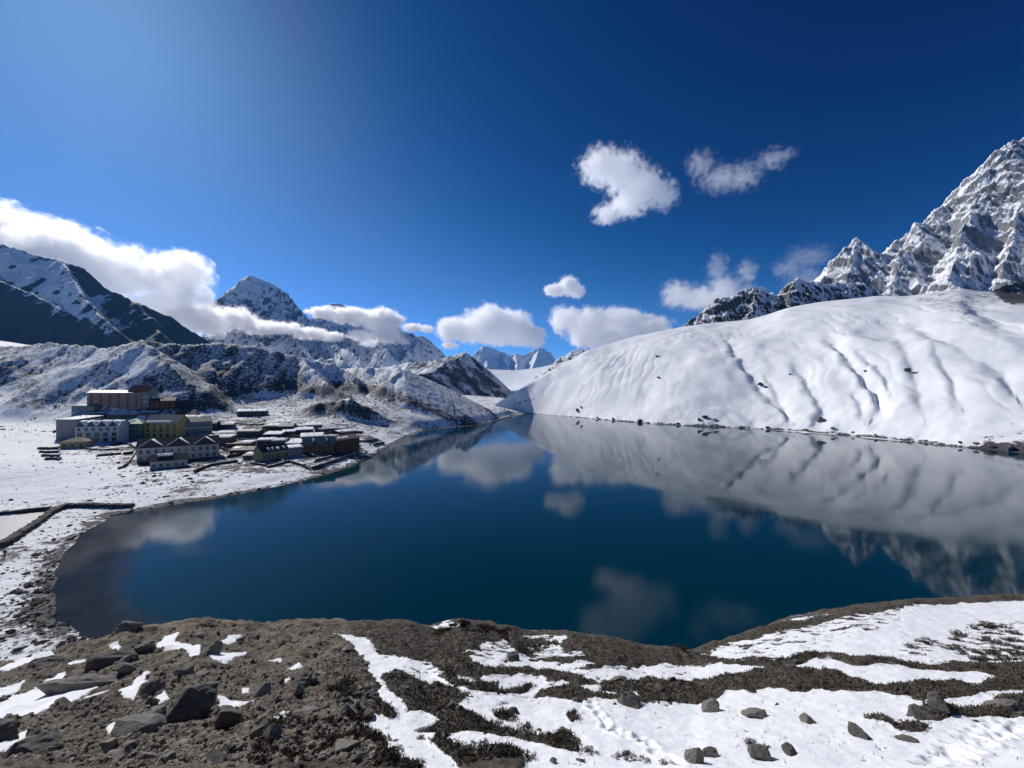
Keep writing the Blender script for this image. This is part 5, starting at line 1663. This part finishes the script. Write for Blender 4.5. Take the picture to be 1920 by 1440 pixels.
_g = 'low bushes along the brink of the brown slope'
for i in range(46):
    f_ = _rr.random()
    u = 470 + 200 * _rr.random() + 20 * f_
    v = 1368 + 72 * _rr.random() - (20 * f_)
    shrub(u, v, _rr.uniform(30, 52), 'red', 'red brown bush in the slope thicket', 'bushes in the thicket below the brown slope')
for i in range(40):
    f_ = _rr.random()
    u = tab([(0, 655), (0.3, 640), (0.6, 680), (1, 735)], f_) + _rr.uniform(-25, 16)
    v = tab([(0, 1262), (0.3, 1300), (0.6, 1350), (1, 1425)], f_) + _rr.uniform(-8, 8)
    shrub(float(u), float(v), _rr.uniform(20, 36), 'grey' if i % 3 else 'red', 'dark bush on the rim of the snow gully', 'bushes on the rim of the snow gully')
shrub(388, 1178, 50, 'red', 'dark round bush on the crest above the lake', None)
for i in range(26):
    u = _rr.uniform(815, 960)
    v = float(tab(FE, u)) + _rr.uniform(6, 26)
    shrub(u, v, _rr.uniform(18, 32), 'red', 'red brown bush on the dark crest', 'bushes on the dark crest')
for i in range(70):
    L = MOTTLE[0]
    u, v = _rr.uniform(1690, 1925), _rr.uniform(1165, 1245)
    if float(poly_sdf(np.array([u]), np.array([v]), L)[0]) > 0 or (u < 1780 and _rr.random() < 0.5):
        continue
    shrub(u, v, _rr.uniform(16, 34), 'red' if i % 2 else 'grey', 'bush on the snowy shoulder', 'bushes on the snowy right shoulder')
for (u, v, w) in [(885, 1412, 46), (910, 1420, 40), (940, 1430, 44), (965, 1434, 40), (990, 1430, 34), (830, 1400, 36), (850, 1412, 40), (868, 1425, 44), (1110, 1418, 34), (1168, 1428, 46), (1185, 1424, 40), (1205, 1432, 34), (940, 1346, 40), (958, 1350, 30), (1075, 1350, 26), (925, 1370, 44), (905, 1362, 36), (945, 1378, 36),
                  (980, 1380, 30), (1030, 1398, 40), (1050, 1402, 44), (1070, 1412, 34), (1055, 1386, 34), (845, 1275, 40), (870, 1290, 34), (900, 1298, 36), (930, 1300, 34), (975, 1296, 40), (995, 1290, 30), (760, 1440, 50), (735, 1425, 44), (785, 1436, 36), (1415, 1402, 34), (1430, 1406, 30), (1245, 1440, 26),
                  (985, 1372, 38), (1140, 1298, 24), (790, 1392, 22), (1275, 1222, 30), (1500, 1240, 34), (1470, 1238, 28), (1530, 1236, 30), (1550, 1240, 26), (1010, 1222, 40), (975, 1228, 34), (1040, 1210, 30)]:
    shrub(u, v, w, 'grey', 'grey brown bush in the snow field', 'bushes in the snow field')

# ---- uncountable cover: turf tufts on the bare bands, gravel on the brown slope
def scatter_ground(n, test, seed, u0, u1, v0=1160, v1=1445):
    rg = np.random.default_rng(seed)
    u = rg.uniform(u0, u1, n)
    v = rg.uniform(v0, v1, n)
    se, ye, p = fg_p(u)
    s = (v - HV) / F
    ok = (s > se + 0.003) & (s < 0.979)
    u, v, p, s = u[ok], v[ok], p[ok], s[ok]
    y = 10.0 * (0.98 / s) ** (1.0 / p)
    x = (u - CX) / F * y
    z, sn, _, _ = fg_surface(x, y)
    k = test(sn, rg)
    return x[k], y[k], z[k], rg


x, y, z, rg = scatter_ground(70000, lambda sn, rg: sn < 0.42, 21, 540, 1960)
k = rg.random(len(x)) < sstep(-0.3, 0.5, ((CX + F * x / y) - 660) / 160 + 0.9 * fbm(x / 1.2, y / 1.2, 4, 333))
x, y, z = x[k], y[k], z[k]
n = len(x)
h_ = rg.uniform(0.02, 0.08, n)
V = np.zeros((n, 9, 3))
for b in range(3):
    a = rg.uniform(0, 6.283, n)
    w = 0.03
    cx_, cy_ = x + rg.normal(0, 0.05, n), y + rg.normal(0, 0.05, n)
    V[:, b * 3, 0], V[:, b * 3, 1], V[:, b * 3, 2] = cx_ - w * np.cos(a), cy_ - w * np.sin(a), z - 0.02
    V[:, b * 3 + 1, 0], V[:, b * 3 + 1, 1], V[:, b * 3 + 1, 2] = cx_ + w * np.cos(a), cy_ + w * np.sin(a), z - 0.02
    V[:, b * 3 + 2, 0], V[:, b * 3 + 2, 1], V[:, b * 3 + 2, 2] = cx_ + rg.normal(0, 0.05, n), cy_ + rg.normal(0, 0.05, n), z + h_
xs, ys_, zs_, rg2 = scatter_ground(26000, lambda sn, rg: (sn > 0.5) & (rg.random(len(sn)) < 0.02 + 0.5 * np.exp(-(sn - 0.5) / 0.10)), 23, 660, 1960)
m_ = len(xs)
V2 = np.zeros((m_, 3, 3))
a = rg2.uniform(0, 6.283, m_)
V2[:, 0] = np.stack([xs - 0.02 * np.cos(a), ys_ - 0.02 * np.sin(a), zs_ - 0.02], -1)
V2[:, 1] = np.stack([xs + 0.02 * np.cos(a), ys_ + 0.02 * np.sin(a), zs_ - 0.02], -1)
V2[:, 2] = np.stack([xs + rg2.normal(0, 0.03, m_), ys_ + rg2.normal(0, 0.03, m_), zs_ + rg2.uniform(0.03, 0.09, m_)], -1)
V = np.concatenate([V.reshape(-1, 3), V2.reshape(-1, 3)])
M_TURF = leaf_mat('turf', (0.075, 0.063, 0.050), (0.17, 0.14, 0.105))
make('turf', tri_mesh('turf', V, np.arange(len(V)).reshape(-1, 3)), M_TURF, kind='stuff', label='dry grey brown turf tufts covering the bare bands', cat='turf')

OCT_V = np.array([(1, 0, 0), (0, 1, 0), (-1, 0, 0), (0, -1, 0), (0, 0, 0.8), (0, 0, -0.8), (0.7, 0.6, 0.4), (-0.6, 0.6, 0.45), (-0.7, -0.5, 0.4), (0.6, -0.7, 0.4)])
OCT_T = np.array([(0, 6, 4), (6, 1, 4), (1, 7, 4), (7, 2, 4), (2, 8, 4), (8, 3, 4), (3, 9, 4), (9, 0, 4), (0, 1, 6), (1, 2, 7), (2, 3, 8), (3, 0, 9), (1, 0, 5), (2, 1, 5), (3, 2, 5), (0, 3, 5)])


def pebbles(x, y, z, r_, rg):
    n = len(x)
    V = np.repeat(OCT_V[None], n, 0) * rg.uniform(0.7, 1.3, (n, len(OCT_V), 1)) * r_[:, None, None] * np.stack([rg.uniform(0.8, 1.4, n), rg.uniform(0.7, 1.1, n), rg.uniform(0.5, 0.9, n)], -1)[:, None, :]
    a = rg.uniform(0, 6.283, n)
    c, s = np.cos(a)[:, None], np.sin(a)[:, None]
    X_, Y_ = V[..., 0] * c - V[..., 1] * s, V[..., 0] * s + V[..., 1] * c
    V = np.stack([X_ + x[:, None], Y_ + y[:, None], V[..., 2] + z[:, None]], -1)
    T = (OCT_T[None] + (np.arange(n) * len(OCT_V))[:, None, None]).reshape(-1, 3)
    return V.reshape(-1, 3), T


t = NT('gravel')
gc = t.mix(t.ramp(t.noise(t.pos(), 6.0, 3), 0.35, 0.65), (0.13, 0.112, 0.092), (0.34, 0.295, 0.24))
M_GRAVEL = t.done(t.bsdf(gc, 0.85, None, 0.2))
x, y, z, rg = scatter_ground(26000, lambda sn, rg: sn < 0.45, 31, -60, 700)
V, T = pebbles(x, y, z, 0.018 + 0.03 * rg.pareto(2.4, len(x)).clip(0, 3.0), rg)
make('gravel', tri_mesh('gravel', V, T), M_GRAVEL, kind='stuff', label='loose gravel strewn over the bare brown slope', cat='gravel')

# ---- stones on the far shore, the flats and the moraine
rg = np.random.default_rng(77)
n = 42000
u = rg.uniform(-250, 960, n)
yv = np.exp(rg.uniform(math.log(62), math.log(760), n))
x = (u - CX) / F * yv
z, d, am = ground_height(x, yv)
pu, pv = proj(x, yv, z)
dens = 0.35 + 0.65 * sstep(-0.1, 0.35, fbm(x / 30, yv / 30, 3, 601))
edge_ = np.exp(-((d - 1.5) / 2.5) ** 2)
smooth_flat = sstep(230, 60, pu) * sstep(800, 850, pv) * sstep(945, 930, pv)
pr = np.clip(0.6 * dens + edge_ * 0.8 - 0.55 * smooth_flat, 0.02, 1)
k = (d > 0.2) & (rg.random(n) < pr) & (poly_sdf(x, yv, POND) > 0)
for (hx, hy, hl, hd, hw) in HOUSES:
    lx = (x - hx) * math.cos(hw) + (yv - hy) * math.sin(hw)
    ly = -(x - hx) * math.sin(hw) + (yv - hy) * math.cos(hw)
    k &= ~((np.abs(lx) < hl / 2 + 1) & (ly > -2) & (ly < hd + 1))
x, yv, z = x[k], yv[k], z[k]
r_ = (0.20 + 0.25 * rg.pareto(2.6, len(x)).clip(0, 3.0)) * (0.6 + yv / 420)
V, T = pebbles(x, yv, z + 0.1 * r_, r_, rg)
t = NT('scree')
gc = t.mix(t.ramp(t.noise(t.pos(), 0.25, 3), 0.35, 0.65), (0.045, 0.042, 0.040), (0.11, 0.10, 0.09))
M_SCREE = t.done(t.bsdf(gc, 0.9, None, 0.2))
make('scree', tri_mesh('scree', V, T), M_SCREE, kind='stuff', label='dark stones and scrub scattered over the snowy shore and moraine', cat='scree')

# dark boulders along the foot of the snow hill
_hv = np.empty(len(hill_me.vertices) * 3)
hill_me.vertices.foreach_get('co', _hv)
_hv = _hv.reshape(-1, 3)
_hu, _hvv = proj(_hv[:, 0], _hv[:, 1], _hv[:, 2])
for i, (u, v, w) in enumerate([(1201, 791, 12), (1216, 793, 8), (1322, 785, 15), (1310, 788, 10), (1340, 789, 12), (1083, 770, 10), (1090, 764, 6), (1235, 709, 8), (1228, 668, 10), (1232, 669, 7), (1428, 722, 14), (1434, 728, 9), (1702, 696, 12), (1480, 703, 7), (1622, 697, 7), (1540, 788, 18), (1532, 792, 10), (1270, 797, 9), (1560, 805, 10), (1600, 812, 8),
                               (1640, 818, 9), (1690, 824, 8), (1735, 829, 9), (1480, 806, 8), (1440, 803, 9), (1390, 800, 8), (1860, 840, 15), (1895, 842, 18), (1830, 833, 14), (1800, 832, 10), (1150, 786, 8), (1120, 784, 7)]):
    j = int(np.argmin((_hu - u) ** 2 + (_hvv - v) ** 2 + np.where(_hv[:, 2] < 0.05, 1e4, 0)))
    c = _hv[j]
    o = bpy.data.objects.new('boulder', BIG[(1, 3, 5)[i % 3]])
    link(o)
    s = (0.75 if v > 780 else 0.9) * w / 2 * c[1] / F
    o.location = c
    o.scale = (s, s * 0.9, s * 0.85)
    o.rotation_euler = (0.1, 0, i * 1.3)
    tag(o, ('dark boulder at the waterline of the snow hill' if v > 780 else 'dark boulder sticking out of the open snow hill slope'), 'boulder', 'boulders on the snow hill')
# ------------------------------------------------------------------ air: thin blue haze over the whole valley
bm = bmesh.new()
box_bm(bm, -62000, 62000, -62000, 62000, -16.5, 1900)
t = NT('haze_air')
vol = t.n('ShaderNodeVolumePrincipled')
vol.inputs['Color'].default_value = (0.12, 0.44, 1.0, 1)
vol.inputs['Density'].default_value = 1.25e-5
vol.inputs['Anisotropy'].default_value = 0.3
M_HAZE = t.done(vol.outputs[0], 'Volume')
hz = bm_obj('haze', bm, M_HAZE)
tag(hz, kind='stuff')
